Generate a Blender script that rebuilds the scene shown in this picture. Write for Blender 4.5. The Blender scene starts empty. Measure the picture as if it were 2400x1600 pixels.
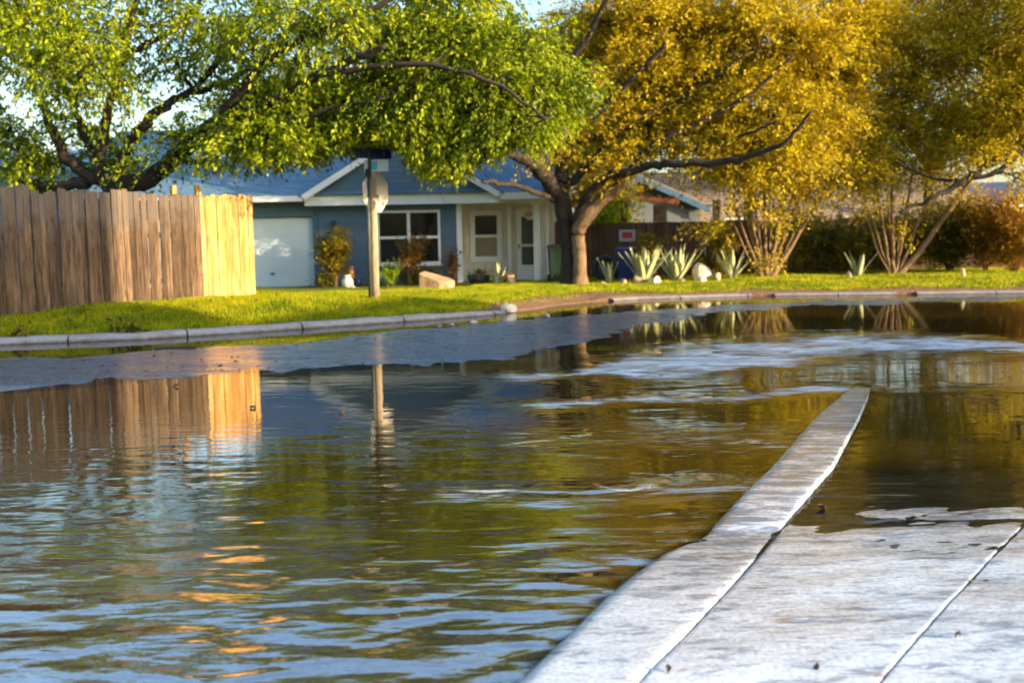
import bpy, math, random
import numpy as np
from mathutils import Vector, Matrix
rad = math.radians
random.seed(7); np.random.seed(7)
S = bpy.context.scene
COL = S.collection

# ------------------------------------------------------------------ camera
PITCH, ROLL, EYE, F = rad(5.711), rad(1.0), 1.4, 2400.0
fw = Vector((0, math.cos(PITCH), -math.sin(PITCH)))
R0, U0 = Vector((1, 0, 0)), Vector((0, math.sin(PITCH), math.cos(PITCH)))
RT = R0*math.cos(ROLL) - U0*math.sin(ROLL)
UP = R0*math.sin(ROLL) + U0*math.cos(ROLL)
cd = bpy.data.cameras.new('camera'); cam = bpy.data.objects.new('camera', cd); COL.objects.link(cam)
M = Matrix.Identity(4)
for i in range(3):
    M[i][0] = RT[i]; M[i][1] = UP[i]; M[i][2] = -fw[i]
M[2][3] = EYE
cam.matrix_world = M
cd.sensor_width = 36; cd.lens = 36; cd.clip_start = .05; cd.clip_end = 3000
cd.dof.use_dof = True; cd.dof.focus_distance = 6.5; cd.dof.aperture_fstop = 2.0
S.camera = cam

# ------------------------------------------------------------------ light
SUN_EL, SUN_AZ = rad(13), rad(114)          # azimuth clockwise from +Y
SD = Vector((math.sin(SUN_AZ)*math.cos(SUN_EL), math.cos(SUN_AZ)*math.cos(SUN_EL), math.sin(SUN_EL)))
W = bpy.data.worlds.new('World'); S.world = W; W.use_nodes = True
nt = W.node_tree; nt.nodes.clear()
sky = nt.nodes.new('ShaderNodeTexSky'); sky.sky_type = 'NISHITA'; sky.sun_disc = False
sky.sun_elevation = SUN_EL; sky.sun_rotation = SUN_AZ
sky.air_density = 1.15; sky.dust_density = 2.4; sky.ozone_density = 2.4
bg = nt.nodes.new('ShaderNodeBackground'); bg.inputs['Strength'].default_value = .15
out = nt.nodes.new('ShaderNodeOutputWorld')
nt.links.new(sky.outputs[0], bg.inputs[0]); nt.links.new(bg.outputs[0], out.inputs[0])
sl = bpy.data.lights.new('sun', 'SUN'); sl.energy = 3.5; sl.angle = rad(.5); sl.color = (1, .76, .45)
so = bpy.data.objects.new('sun', sl); COL.objects.link(so); so.rotation_euler = SD.to_track_quat('Z', 'Y').to_euler()
S.view_settings.view_transform = 'Standard'; S.view_settings.look = 'None'
S.view_settings.exposure = 1.9; S.view_settings.gamma = 1
S.view_settings.use_curve_mapping = False
S.cycles.max_bounces = 7; S.cycles.diffuse_bounces = 3; S.cycles.glossy_bounces = 4
S.cycles.transmission_bounces = 4; S.cycles.transparent_max_bounces = 6
S.cycles.caustics_reflective = False; S.cycles.caustics_refractive = False
S.cycles.sample_clamp_indirect = 6

# ------------------------------------------------------------------ picture -> place
def at(px, py, D):
    """point of the place that stands at forward distance D and shows at px, py (2400 x 1600 picture)"""
    d = fw + RT*((px-1200)/F) - UP*((py-800)/F)
    return Vector((0, 0, EYE)) + d*(D/d.y)
def gnd(px, py, z=0.0):
    d = fw + RT*((px-1200)/F) - UP*((py-800)/F)
    return Vector((0, 0, EYE)) + d*((z-EYE)/d.z)

# ------------------------------------------------------------------ materials
MATS = {}
def lin(c):
    return tuple(c)+(1,)
class NT:
    def __init__(s, name):
        s.m = bpy.data.materials.new(name); s.m.use_nodes = True
        s.t = s.m.node_tree; s.t.nodes.clear()
        s.o = s.t.nodes.new('ShaderNodeOutputMaterial')
        MATS[name] = s.m
    def n(s, typ, ins=None, **props):
        nd = s.t.nodes.new(typ)
        for k, v in props.items(): setattr(nd, k, v)
        for k, v in (ins or {}).items():
            if isinstance(v, bpy.types.NodeSocket): s.t.links.new(v, nd.inputs[k])
            else: nd.inputs[k].default_value = v
        return nd
    def ramp(s, fac, stops):
        r = s.t.nodes.new('ShaderNodeValToRGB'); s.t.links.new(fac, r.inputs[0])
        e = r.color_ramp.elements
        e[0].position, e[0].color = stops[0][0], lin(stops[0][1])
        e[1].position, e[1].color = stops[-1][0], lin(stops[-1][1])
        for p, c in stops[1:-1]:
            x = e.new(p); x.color = lin(c)
        return r.outputs[0]
    def math(s, op, a, b=0.0, clamp=False):
        nd = s.t.nodes.new('ShaderNodeMath'); nd.operation = op; nd.use_clamp = clamp
        for i, v in enumerate((a, b)):
            if isinstance(v, bpy.types.NodeSocket): s.t.links.new(v, nd.inputs[i])
            else: nd.inputs[i].default_value = v
        return nd.outputs[0]
    def mix(s, f, a, b, mode='MIX'):
        nd = s.t.nodes.new('ShaderNodeMix'); nd.data_type = 'RGBA'; nd.blend_type = mode
        for i, v in ((0, f), (6, a), (7, b)):
            if isinstance(v, bpy.types.NodeSocket): s.t.links.new(v, nd.inputs[i])
            else: nd.inputs[i].default_value = v if i == 0 else lin(v)
        return nd.outputs[2]
    def coord(s, scale=(1, 1, 1), world=False):
        if world: c = s.n('ShaderNodeNewGeometry').outputs['Position']
        else: c = s.n('ShaderNodeTexCoord').outputs['Object']
        return s.n('ShaderNodeMapping', {'Vector': c, 'Scale': scale}).outputs[0]
    def noise(s, scale, vec=None, detail=4, rough=.55, dist=0.0):
        i = {'Scale': scale, 'Detail': detail, 'Roughness': rough, 'Distortion': dist}
        if vec is not None: i['Vector'] = vec
        return s.n('ShaderNodeTexNoise', i).outputs['Fac']
    def done(s, **kw):
        ins = {}
        p = s.n('ShaderNodeBsdfPrincipled', {k.replace('_', ' '): v for k, v in kw.items()})
        s.t.links.new(p.outputs[0], s.o.inputs[0]); return s.m

def simple(name, a, b, scale=6, rough=.7, bump=.3, bscale=None, stretch=(1, 1, 1), objvar=.0, spec=.5, world=True, metal=0):
    m = NT(name); v = m.coord(stretch, world)
    n1 = m.noise(scale, v, 6, .65)
    col = m.ramp(n1, [(.3, a), (.7, b)])
    if objvar:
        r = m.n('ShaderNodeObjectInfo').outputs['Random']
        g = m.math('ADD', m.math('MULTIPLY', r, 2*objvar), 1-objvar)
        col = m.mix(1.0, col, m.n('ShaderNodeCombineColor', {'Red': g, 'Green': g, 'Blue': g}).outputs[0], 'MULTIPLY')
    n2 = m.noise(bscale or scale*6, v, 5, .7)
    bp = m.n('ShaderNodeBump', {'Height': n2, 'Strength': bump, 'Distance': .02}).outputs[0]
    return m.done(Base_Color=col, Roughness=rough, Normal=bp, Specular_IOR_Level=spec, Metallic=metal)

def leafmat(name, cols, trans=.45, rough=.55):
    m = NT(name)
    g = m.n('ShaderNodeNewGeometry')
    r = g.outputs['Random Per Island']
    cl = m.noise(1.7, g.outputs['Position'], 3, .6)
    f = m.math('ADD', m.math('MULTIPLY', r, .55), m.math('MULTIPLY', m.math('SUBTRACT', cl, .34), 1.35), True)
    col = m.ramp(f, [(i/(len(cols)-1), c) for i, c in enumerate(cols)])
    p = m.n('ShaderNodeBsdfPrincipled', {'Base Color': col, 'Roughness': rough, 'Specular IOR Level': .25})
    t = m.n('ShaderNodeBsdfTranslucent', {'Color': col})
    x = m.n('ShaderNodeMixShader', {0: trans, 1: p.outputs[0], 2: t.outputs[0]})
    m.t.links.new(x.outputs[0], m.o.inputs[0]); return m.m

GREEN = leafmat('mesquite_leaf_green', [(.02, .045, .003), (.12, .185, .003), (.36, .43, .005), (.66, .64, .01)])
GOLD = leafmat('mesquite_leaf_gold', [(.11, .075, .004), (.36, .265, .006), (.62, .48, .008), (.82, .68, .012)])
OLIVE = leafmat('shrub_leaf_olive', [(.05, .05, .006), (.17, .13, .01), (.33, .25, .012), (.4, .3, .03)])
HEDGE = leafmat('hedge_leaf_dark', [(.016, .022, .006), (.08, .09, .013), (.24, .20, .025), (.42, .27, .03)])
AUTUMN = leafmat('autumn_leaf_orange', [(.05, .04, .006), (.26, .13, .012), (.50, .24, .015), (.6, .38, .03)])
REDDISH = leafmat('reddish_leaf', [(.05, .03, .01), (.16, .06, .02), (.22, .16, .02), (.35, .1, .03)])
BRIGHT = leafmat('young_leaf', [(.1, .2, .01), (.3, .42, .01), (.5, .55, .02)])
GRASS = leafmat('grass_blade', [(.06, .12, .004), (.20, .28, .004), (.50, .48, .006), (.60, .50, .02)], .5)
AGAVE = simple('agave_skin', (.22, .26, .12), (.52, .50, .27), 9, .5, .15)
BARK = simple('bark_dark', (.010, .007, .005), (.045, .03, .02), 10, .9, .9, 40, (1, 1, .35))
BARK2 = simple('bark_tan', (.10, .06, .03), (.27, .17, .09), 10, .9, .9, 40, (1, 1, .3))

m = NT('weathered_board'); v = m.coord((9, 9, .9))
rnd = m.n('ShaderNodeObjectInfo').outputs['Random']
off = m.n('ShaderNodeVectorMath', {0: v, 1: m.n('ShaderNodeCombineXYZ', {'X': m.math('MULTIPLY', rnd, 91.0), 'Z': m.math('MULTIPLY', rnd, 37.0)}).outputs[0]}, operation='ADD').outputs[0]
g1 = m.noise(2.2, off, 8, .7, .4)
col = m.ramp(g1, [(.25, (.014, .008, .006)), (.42, (.07, .042, .026)), (.6, (.165, .108, .066)), (.8, (.30, .18, .095))])
gv = m.math('ADD', m.math('MULTIPLY', rnd, .85), .45)
col = m.mix(1.0, col, m.n('ShaderNodeCombineColor', {'Red': gv, 'Green': gv, 'Blue': gv}).outputs[0], 'MULTIPLY')
hz_ = m.n('ShaderNodeSeparateXYZ', {0: m.n('ShaderNodeTexCoord').outputs['Object']}).outputs['Z']
gm = m.noise(3.0, m.coord((1, 1, .6)), 7, .75)
col = m.mix(m.ramp(m.math('ADD', m.math('MULTIPLY', hz_, -.55), gm), [(.22, (0, 0, 0)), (.42, (.75, .75, .75))]), col, (.055, .038, .026))
col = m.mix(m.ramp(m.math('ADD', m.math('MULTIPLY', hz_, .30), m.math('MULTIPLY', gm, .8)), [(.88, (0, 0, 0)), (1.05, (.6, .6, .6))]), col, (.13, .11, .095))
bp = m.n('ShaderNodeBump', {'Height': g1, 'Strength': .6, 'Distance': .015}).outputs[0]
WEATH = m.done(Base_Color=col, Roughness=.85, Normal=bp, Specular_IOR_Level=.2)
m = NT('new_board'); v = m.coord((9, 9, .9))
rnd = m.n('ShaderNodeObjectInfo').outputs['Random']
off = m.n('ShaderNodeVectorMath', {0: v, 1: m.n('ShaderNodeCombineXYZ', {'X': m.math('MULTIPLY', rnd, 91.0)}).outputs[0]}, operation='ADD').outputs[0]
g1 = m.noise(1.6, off, 8, .7, .5)
col = m.ramp(g1, [(.32, (.28, .10, .025)), (.48, (.56, .30, .09)), (.66, (.72, .47, .22))])
gv = m.math('ADD', m.math('MULTIPLY', rnd, .35), .72)
col = m.mix(1.0, col, m.n('ShaderNodeCombineColor', {'Red': gv, 'Green': gv, 'Blue': gv}).outputs[0], 'MULTIPLY')
bp = m.n('ShaderNodeBump', {'Height': g1, 'Strength': .5, 'Distance': .01}).outputs[0]
NEWB = m.done(Base_Color=col, Roughness=.8, Normal=bp, Specular_IOR_Level=.2)
DARKB = simple('brown_stained_board', (.05, .026, .018), (.11, .06, .04), 7, .85, .5, 30, (6, 6, .7), .3)

m = NT('roof_shingle'); v = m.coord((1, 1, 1), True)
g1 = m.noise(2.5, v, 5, .7)
wv = m.n('ShaderNodeTexBrick', {'Vector': m.n('ShaderNodeMapping', {'Vector': m.n('ShaderNodeTexCoord').outputs['Object'], 'Scale': (1, 1, 1)}).outputs[0],
      'Scale': 1.0, 'Color1': (.8, .8, .8, 1), 'Color2': (1.12, 1.12, 1.12, 1), 'Mortar': (.9, .9, .9, 1), 'Brick Width': .33, 'Row Height': .14, 'Mortar Size': .004}).outputs[0]
col = m.mix(1.0, m.ramp(g1, [(.3, (.085, .175, .27)), (.7, (.125, .245, .36))]), wv, 'MULTIPLY')
bp = m.n('ShaderNodeBump', {'Height': m.noise(60, v, 3), 'Strength': .5, 'Distance': .01}).outputs[0]
SHINGLE = m.done(Base_Color=col, Roughness=.85, Normal=bp)
TANROOF = simple('tan_shingle', (.18, .14, .115), (.30, .23, .18), 4, .9, .5, 40)
BLUE = simple('blue_siding_paint', (.065, .125, .20), (.085, .155, .24), 3, .55, .15, 30, (1, 1, 6), .1)
BLUEDK = simple('blue_trim_paint', (.035, .10, .20), (.05, .13, .24), 3, .5, .1)
WHITE = simple('white_paint', (.74, .77, .82), (.82, .84, .87), 3, .5, .1)
DOORW = simple('garage_door_paint', (.60, .70, .80), (.66, .76, .86), 1.5, .45, .08)
CREAM = simple('cream_paint', (.60, .56, .50), (.74, .70, .63), 5, .6, .2)
PALEW = simple('pale_wall', (.34, .40, .52), (.42, .48, .58), 2, .7, .1)
INSIDE = simple('dark_interior', (.008, .01, .012), (.012, .014, .016), 2, .9, 0)
CURTAIN = simple('tan_blind', (.42, .26, .10), (.52, .34, .15), 12, .8, .2, 30, (1, 1, 8))
m = NT('window_glass')
GLASS = m.done(Base_Color=(.006, .01, .01, 1), Roughness=.06, Specular_IOR_Level=.18, Normal=m.n('ShaderNodeBump', {'Height': m.noise(2.0, m.coord((1, 1, 1), True), 2), 'Strength': .1, 'Distance': .02}).outputs[0])
m = NT('clear_pane')
tr = m.n('ShaderNodeBsdfTransparent', {'Color': (.9, .92, .9, 1)}); gl = m.n('ShaderNodeBsdfGlossy', {'Roughness': .05})
fx = m.n('ShaderNodeFresnel', {'IOR': 1.5}); x = m.n('ShaderNodeMixShader', {0: fx.outputs[0], 1: tr.outputs[0], 2: gl.outputs[0]})
m.t.links.new(x.outputs[0], m.o.inputs[0]); PANE = m.m
SCREEN = simple('dark_screen', (.025, .028, .032), (.04, .043, .048), 4, .4, 0)
ROCK = simple('limestone', (.36, .25, .15), (.62, .46, .30), 5, .9, .8, 20)
ROCKD = simple('stone_grey', (.20, .16, .13), (.38, .30, .24), 6, .9, .8, 20)
ROCKW = simple('stone_white', (.55, .44, .34), (.78, .68, .58), 6, .9, .6, 20)
POLE = simple('pole_wood', (.20, .14, .08), (.46, .36, .24), 8, .85, .6, 30, (3, 3, .4))
STEEL = simple('dark_steel', (.03, .035, .03), (.06, .07, .06), 8, .6, .1)
SIGNBACK = simple('sign_back_metal', (.55, .5, .42), (.66, .61, .54), 4, .45, .1)
SIGNW = simple('sign_white', (.66, .76, .80), (.76, .83, .86), 4, .4, .05)
SIGNC = simple('sign_cyan', (.08, .50, .62), (.12, .56, .68), 4, .4, .05)
NAVY = simple('navy_plastic', (.006, .014, .07), (.01, .022, .10), 4, .4, .1)
BINBLUE = simple('blue_bin_plastic', (.005, .014, .12), (.008, .02, .17), 4, .45, .1)
BINGREEN = simple('green_bin_plastic', (.002, .016, .007), (.003, .022, .010), 4, .45, .1)
RUBBER = simple('black_rubber', (.012, .012, .013), (.03, .03, .03), 6, .7, .3)
RED = simple('sign_red', (.5, .01, .02), (.6, .015, .03), 4, .5, .05)
TERRA = simple('terracotta', (.45, .16, .05), (.62, .26, .09), 6, .8, .2)
BROWNP = simple('brown_paint', (.07, .015, .008), (.12, .03, .015), 6, .7, .2)
ORANGEW = simple('cedar_beam', (.09, .025, .012), (.26, .07, .02), 3, .7, .3, 20)
PINK = simple('pink_bloom', (.5, .05, .12), (.6, .12, .2), 6, .7, .1)
STICK = simple('wet_bark', (.012, .008, .006), (.04, .025, .018), 12, .5, .6)
DEAD = simple('dead_leaf', (.015, .01, .01), (.07, .035, .02), 12, .6, .3)
SOIL = simple('soil', (.10, .05, .03), (.2, .11, .07), 5, .9, .8, 30)

# ground under the grass
m = NT('lawn_ground'); v = m.coord((1, 1, 1), True)
n1 = m.noise(1.3, v, 5, .6); n2 = m.noise(22, v, 4, .7)
col = m.mix(m.math('MULTIPLY', n2, .7), m.ramp(n1, [(.35, (.10, .15, .008)), (.6, (.22, .24, .01)), (.8, (.30, .24, .02))]), (.10, .07, .02))
at_ = m.n('ShaderNodeAttribute', attribute_name='bare').outputs['Fac']
soil = m.ramp(n2, [(.3, (.10, .055, .035)), (.7, (.30, .18, .12))])
col = m.mix(at_, col, soil)
LAWN = m.done(Base_Color=col, Roughness=.95, Normal=m.n('ShaderNodeBump', {'Height': n2, 'Strength': .9, 'Distance': .05}).outputs[0], Specular_IOR_Level=.1)

# wet asphalt
m = NT('wet_asphalt'); v = m.coord((1, 1, 1), True)
n1 = m.ramp(m.noise(.9, m.coord((1, 2.6, 1), True), 7, .7), [(.4, (0, 0, 0)), (.6, (1, 1, 1))]); n2 = m.noise(38, v, 4, .75); n3 = m.noise(9, v, 3, .6)
col = m.ramp(n2, [(.38, (.018, .032, .055)), (.66, (.13, .20, .30))])
ro = m.math('ADD', m.math('MULTIPLY', n1, .38), .10)
bp = m.n('ShaderNodeBump', {'Height': m.math('ADD', n2, n3), 'Strength': .5, 'Distance': .007}).outputs[0]
ASPH = m.done(Base_Color=col, Roughness=ro, Normal=bp, IOR=1.5, Coat_Weight=.3, Coat_Roughness=.15)

# kerb concrete (far)
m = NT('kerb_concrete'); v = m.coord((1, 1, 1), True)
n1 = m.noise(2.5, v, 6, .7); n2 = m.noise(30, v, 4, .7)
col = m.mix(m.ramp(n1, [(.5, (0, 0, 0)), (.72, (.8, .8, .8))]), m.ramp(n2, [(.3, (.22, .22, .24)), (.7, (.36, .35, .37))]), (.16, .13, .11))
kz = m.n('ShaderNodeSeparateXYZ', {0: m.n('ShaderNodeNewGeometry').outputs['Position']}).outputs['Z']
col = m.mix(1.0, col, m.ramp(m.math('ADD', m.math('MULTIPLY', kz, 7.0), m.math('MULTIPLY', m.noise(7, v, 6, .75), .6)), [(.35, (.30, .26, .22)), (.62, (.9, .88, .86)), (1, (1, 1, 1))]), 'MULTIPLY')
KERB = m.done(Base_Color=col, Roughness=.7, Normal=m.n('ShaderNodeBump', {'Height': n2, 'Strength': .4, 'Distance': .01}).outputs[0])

# foreground concrete under a film of running water
m = NT('wet_concrete'); v = m.coord((1, 1, 1))
stain_reflect = m.n('ShaderNodeAttribute', attribute_name='stain_reflect').outputs['Fac']
st = m.coord((1.0, 3.4, 1), True)                      # flow marks lie across the view
n1 = m.noise(1.5, st, 6, .7, .6); n2 = m.noise(55, v, 4, .75); n3 = m.noise(3.4, st, 9, .78, .3)
n4 = m.noise(7.0, m.coord((1.2, 2.6, 1), True), 4, .6, .8)
base = m.ramp(n2, [(.32, (.36, .38, .42)), (.5, (.58, .61, .66)), (.7, (.74, .78, .84))])
base = m.mix(m.ramp(m.math('ADD', n3, m.math('MULTIPLY', stain_reflect, .07)), [(.52, (0, 0, 0)), (.60, (.8, .8, .8))]), base, (.10, .13, .20))
base = m.mix(m.ramp(m.math('ADD', m.noise(2.6, st, 8, .75, .4), m.math('MULTIPLY', stain_reflect, .03)), [(.57, (0, 0, 0)), (.64, (.7, .7, .7))]), base, (.24, .14, .07))
pz_ = m.n('ShaderNodeSeparateXYZ', {0: m.n('ShaderNodeNewGeometry').outputs['Position']}).outputs['Z']
wet = m.ramp(m.math('ADD', m.math('MULTIPLY', pz_, 45.0), m.math('MULTIPLY', m.noise(5, st, 6, .7), .5)), [(.0, (.50, .46, .40)), (.4, (.78, .77, .75)), (.85, (1, 1, 1))])
base = m.mix(1.0, base, wet, 'MULTIPLY')
film = m.ramp(n4, [(.42, (0, 0, 0)), (.6, (1, 1, 1))])
ro = m.ramp(n1, [(.4, (.05, .05, .05)), (.72, (.33, .33, .33))])
bp = m.n('ShaderNodeBump', {'Height': n4, 'Strength': .16, 'Distance': .02}).outputs[0]
bp = m.n('ShaderNodeBump', {'Height': m.noise(17, m.coord((1, 2.2, 1), True), 3, .6, .5), 'Strength': .14, 'Distance': .01, 'Normal': bp}).outputs[0]
bp2 = m.n('ShaderNodeBump', {'Height': n2, 'Strength': .25, 'Distance': .004, 'Normal': bp}).outputs[0]
WETC = m.done(Base_Color=base, Roughness=ro, Normal=bp2, IOR=1.5, Coat_Weight=1.0, Coat_Roughness=.06, Coat_Normal=bp)

# water
m = NT('flood_water'); gp = m.n('ShaderNodeNewGeometry').outputs['Position']
def mp(sx, sy, rz=0):
    return m.n('ShaderNodeMapping', {'Vector': gp, 'Scale': (sx, sy, 1), 'Rotation': (0, 0, rz)}).outputs[0]
amp = m.n('ShaderNodeAttribute', attribute_name='amp').outputs['Fac']
foam = m.n('ShaderNodeAttribute', attribute_name='foam').outputs['Fac']
h1 = m.noise(1.0, mp(2.0, 4.6, rad(5)), 1, .4, .5)
h2 = m.noise(1.0, mp(5.0, 12, rad(-7)), 1, .4, .3)
h3 = m.noise(1.0, mp(11, 26, rad(9)), 3, .6)
big = m.math('MULTIPLY', m.math('ADD', m.math('MULTIPLY', h1, .050), m.math('MULTIPLY', h2, .014)), amp)
hh = m.math('ADD', big, m.math('MULTIPLY', h3, m.math('ADD', m.math('MULTIPLY', amp, .0038), .00008)))
bp = m.n('ShaderNodeBump', {'Height': hh, 'Strength': 1.0, 'Distance': 1.0}).outputs[0]
mud = m.ramp(m.noise(.6, gp, 4), [(.3, (.022, .014, .004)), (.7, (.045, .028, .007))])
P = m.n('ShaderNodeBsdfPrincipled', {'Base Color': mud, 'Roughness': .03, 'IOR': 6.0, 'Normal': bp})
fn = m.noise(1.0, mp(1.5, 4.2, rad(5)), 9, .72, 1.0)
ff = m.math('MULTIPLY', m.math('SUBTRACT', m.math('ADD', fn, m.math('MULTIPLY', foam, .32)), .70), 5.5, True)
ff = m.math('MULTIPLY', ff, m.math('MINIMUM', m.math('MULTIPLY', foam, 2.5), .92))
Fm = m.n('ShaderNodeBsdfPrincipled', {'Base Color': (.80, .84, .88, 1), 'Roughness': .3, 'Normal': bp})
clr = m.n('ShaderNodeAttribute', attribute_name='clear').outputs['Fac']
cn = m.noise(1.0, mp(3.0, 9.0, rad(4)), 6, .7)
clr = m.math('SUBTRACT', m.math('MULTIPLY', clr, 1.5), m.math('MULTIPLY', cn, .7), True)
trn = m.n('ShaderNodeBsdfTransparent', {'Color': (.80, .73, .60, 1)}); gls = m.n('ShaderNodeBsdfGlossy', {'Roughness': .03, 'Normal': bp})
frs = m.n('ShaderNodeFresnel', {'IOR': 1.6, 'Normal': bp})
thin = m.n('ShaderNodeMixShader', {0: frs.outputs[0], 1: trn.outputs[0], 2: gls.outputs[0]})
wt = m.n('ShaderNodeMixShader', {0: clr, 1: P.outputs[0], 2: thin.outputs[0]})
x = m.n('ShaderNodeMixShader', {0: ff, 1: wt.outputs[0], 2: Fm.outputs[0]})
m.t.links.new(x.outputs[0], m.o.inputs[0]); WATER = m.m

# ------------------------------------------------------------------ builders
def mesh_np(name, V, Fq, mat, parent=None, smooth=False, nv=4):
    V = np.asarray(V, dtype=np.float32).reshape(-1, 3); Fq = np.asarray(Fq, dtype=np.int32).reshape(-1, nv)
    me = bpy.data.meshes.new(name)
    me.vertices.add(len(V)); me.vertices.foreach_set('co', V.ravel())
    me.loops.add(Fq.size); me.loops.foreach_set('vertex_index', Fq.ravel())
    me.polygons.add(len(Fq)); me.polygons.foreach_set('loop_start', np.arange(0, Fq.size, nv, dtype=np.int32))
    me.polygons.foreach_set('loop_total', np.full(len(Fq), nv, dtype=np.int32))
    if smooth: me.polygons.foreach_set('use_smooth', np.ones(len(Fq), dtype=bool))
    me.materials.append(mat); me.update(calc_edges=True)
    return link(name, me, parent)
def link(name, me, parent=None):
    o = bpy.data.objects.new(name, me); COL.objects.link(o)
    if parent is not None:
        o.parent = parent
    return o
def poly(name, V, Fs, mat, parent=None, smooth=False):
    me = bpy.data.meshes.new(name); me.from_pydata([tuple(v) for v in V], [], Fs)
    if smooth:
        for p in me.polygons: p.use_smooth = True
    me.materials.append(mat); me.update()
    return link(name, me, parent)
BF = [(0, 3, 2, 1), (4, 5, 6, 7), (0, 1, 5, 4), (1, 2, 6, 5), (2, 3, 7, 6), (3, 0, 4, 7)]
class MB:
    def __init__(s): s.v = []; s.f = []
    def hexa(s, pts):
        b = len(s.v); s.v += [Vector(p) for p in pts]; s.f += [tuple(b+i for i in f) for f in BF]; return s
    def box(s, a, b, fr=None):
        x0, y0, z0 = a; x1, y1, z1 = b
        p = [(x0, y0, z0), (x1, y0, z0), (x1, y1, z0), (x0, y1, z0), (x0, y0, z1), (x1, y0, z1), (x1, y1, z1), (x0, y1, z1)]
        return s.hexa([fr @ Vector(q) if fr else q for q in p])
    def tube(s, pts, rads, n=8, cap=True):
        pts = [Vector(p) for p in pts]; b = len(s.v); L = len(pts)
        ref = Vector((0, 0, 1))
        for i, p in enumerate(pts):
            d = (pts[min(i+1, L-1)]-pts[max(i-1, 0)])
            d = d.normalized() if d.length > 1e-9 else Vector((0, 0, 1))
            u = d.cross(ref)
            if u.length < .1: u = d.cross(Vector((1, 0, 0)))
            u.normalize(); w = d.cross(u)
            for k in range(n):
                a = 2*math.pi*k/n
                s.v.append(p + (u*math.cos(a)+w*math.sin(a))*rads[i])
        for i in range(L-1):
            for k in range(n):
                k2 = (k+1) % n
                s.f.append((b+i*n+k, b+i*n+k2, b+(i+1)*n+k2, b+(i+1)*n+k))
        if cap:
            s.f.append(tuple(b+k for k in range(n))[::-1]); s.f.append(tuple(b+(L-1)*n+k for k in range(n)))
        return s
    def lathe(s, c, prof, n=16):
        return s.tube([Vector(c)+Vector((0, 0, z)) for r, z in prof], [max(r, .001) for r, z in prof], n)
    def build(s, name, mat, parent=None, smooth=False):
        return poly(name, s.v, s.f, mat, parent, smooth)
def bevel(o, w, seg=2):
    b = o.modifiers.new('bevel', 'BEVEL'); b.width = w; b.segments = seg; b.limit_method = 'ANGLE'; return o
def tag(o, label=None, cat=None, group=None, kind=None):
    if label: o['label'] = label
    if cat: o['category'] = cat
    if group: o['group'] = group
    if kind: o['kind'] = kind
    return o
def thing(name, label, cat, loc=(0, 0, 0), rz=0.0, group=None):
    """an Empty at the base of a thing; its parts are built in its own axes"""
    o = bpy.data.objects.new(name, None); COL.objects.link(o); o.empty_display_size = .2
    o.location = loc; o.rotation_euler = (0, 0, rz)
    return tag(o, label, cat, group)
def sm(a, b, x):
    t = np.clip((x-a)/(b-a), 0, 1); return t*t*(3-2*t)

# ------------------------------------------------------------------ far kerb line and lawn height
KX = np.array([-60, -20, -12, -7.25, -5.6, -4.0, -1.48, -.3, .25, 1.0, 1.7, 2.75, 5.4, 10.9, 18, 30, 60])
KY = np.array([4, 11.4, 13.3, 14.9, 15.3, 16.3, 18.1, 19.1, 19.9, 21.3, 22.1, 22.9, 23.4, 22.8, 21.2, 17.5, 8.])
def kerb_y(x): return np.interp(x, KX, KY)
FA, FB = at(0, 735, 16.1), at(600, 695, 19.8)        # fence foot line
FDIR = Vector((FB.x-FA.x, FB.y-FA.y, 0)).normalized(); FN = Vector((FDIR.y, -FDIR.x, 0))
ctrl = []
for t in (-4, -2, 0, 1.2, 2.4, 3.6, 4.8): ctrl.append((FA.x+FDIR.x*t, FA.y+FDIR.y*t, .39))
for t in (-4, 0, 4): ctrl.append((FA.x+FDIR.x*t-3, FA.y+FDIR.y*t+4, .38))
ctrl += [(-2.6, 19.6, .31), (-1.0, 20.6, .20), (-3.4, 21.2, .28), (-4, 24, .24), (0, 24, .2), (-9, 29, .16), (-5.7, 29, .14), (-3, 29, .16), (0, 29, .17), (2, 27.0, .17), (4, 27, .20), (7, 27, .27), (12, 27, .30), (4, 24.6, .15), (9, 24.6, .2), (15, 25, .26),
         (-30, 30, .4), (30, 30, .4), (0, 45, .2), (0, 80, .3), (60, 60, .4), (-60, 60, .4)]
ctrl = np.array(ctrl)
def lawn_z(x, y):
    x = np.asarray(x, float); y = np.asarray(y, float)
    d2 = (x[..., None]-ctrl[:, 0])**2 + (y[..., None]-ctrl[:, 1])**2 + .15
    w = d2**-1.6
    z = (w*ctrl[:, 2]).sum(-1)/w.sum(-1)
    q = y-kerb_y(x)
    return .095 + (z-.095)*sm(0, 2.4, q) + .012*np.sin(x*3.1+y*1.7)*sm(.3, 1.5, q)
def lz(x, y): return float(lawn_z(np.array([x]), np.array([y]))[0])

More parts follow.
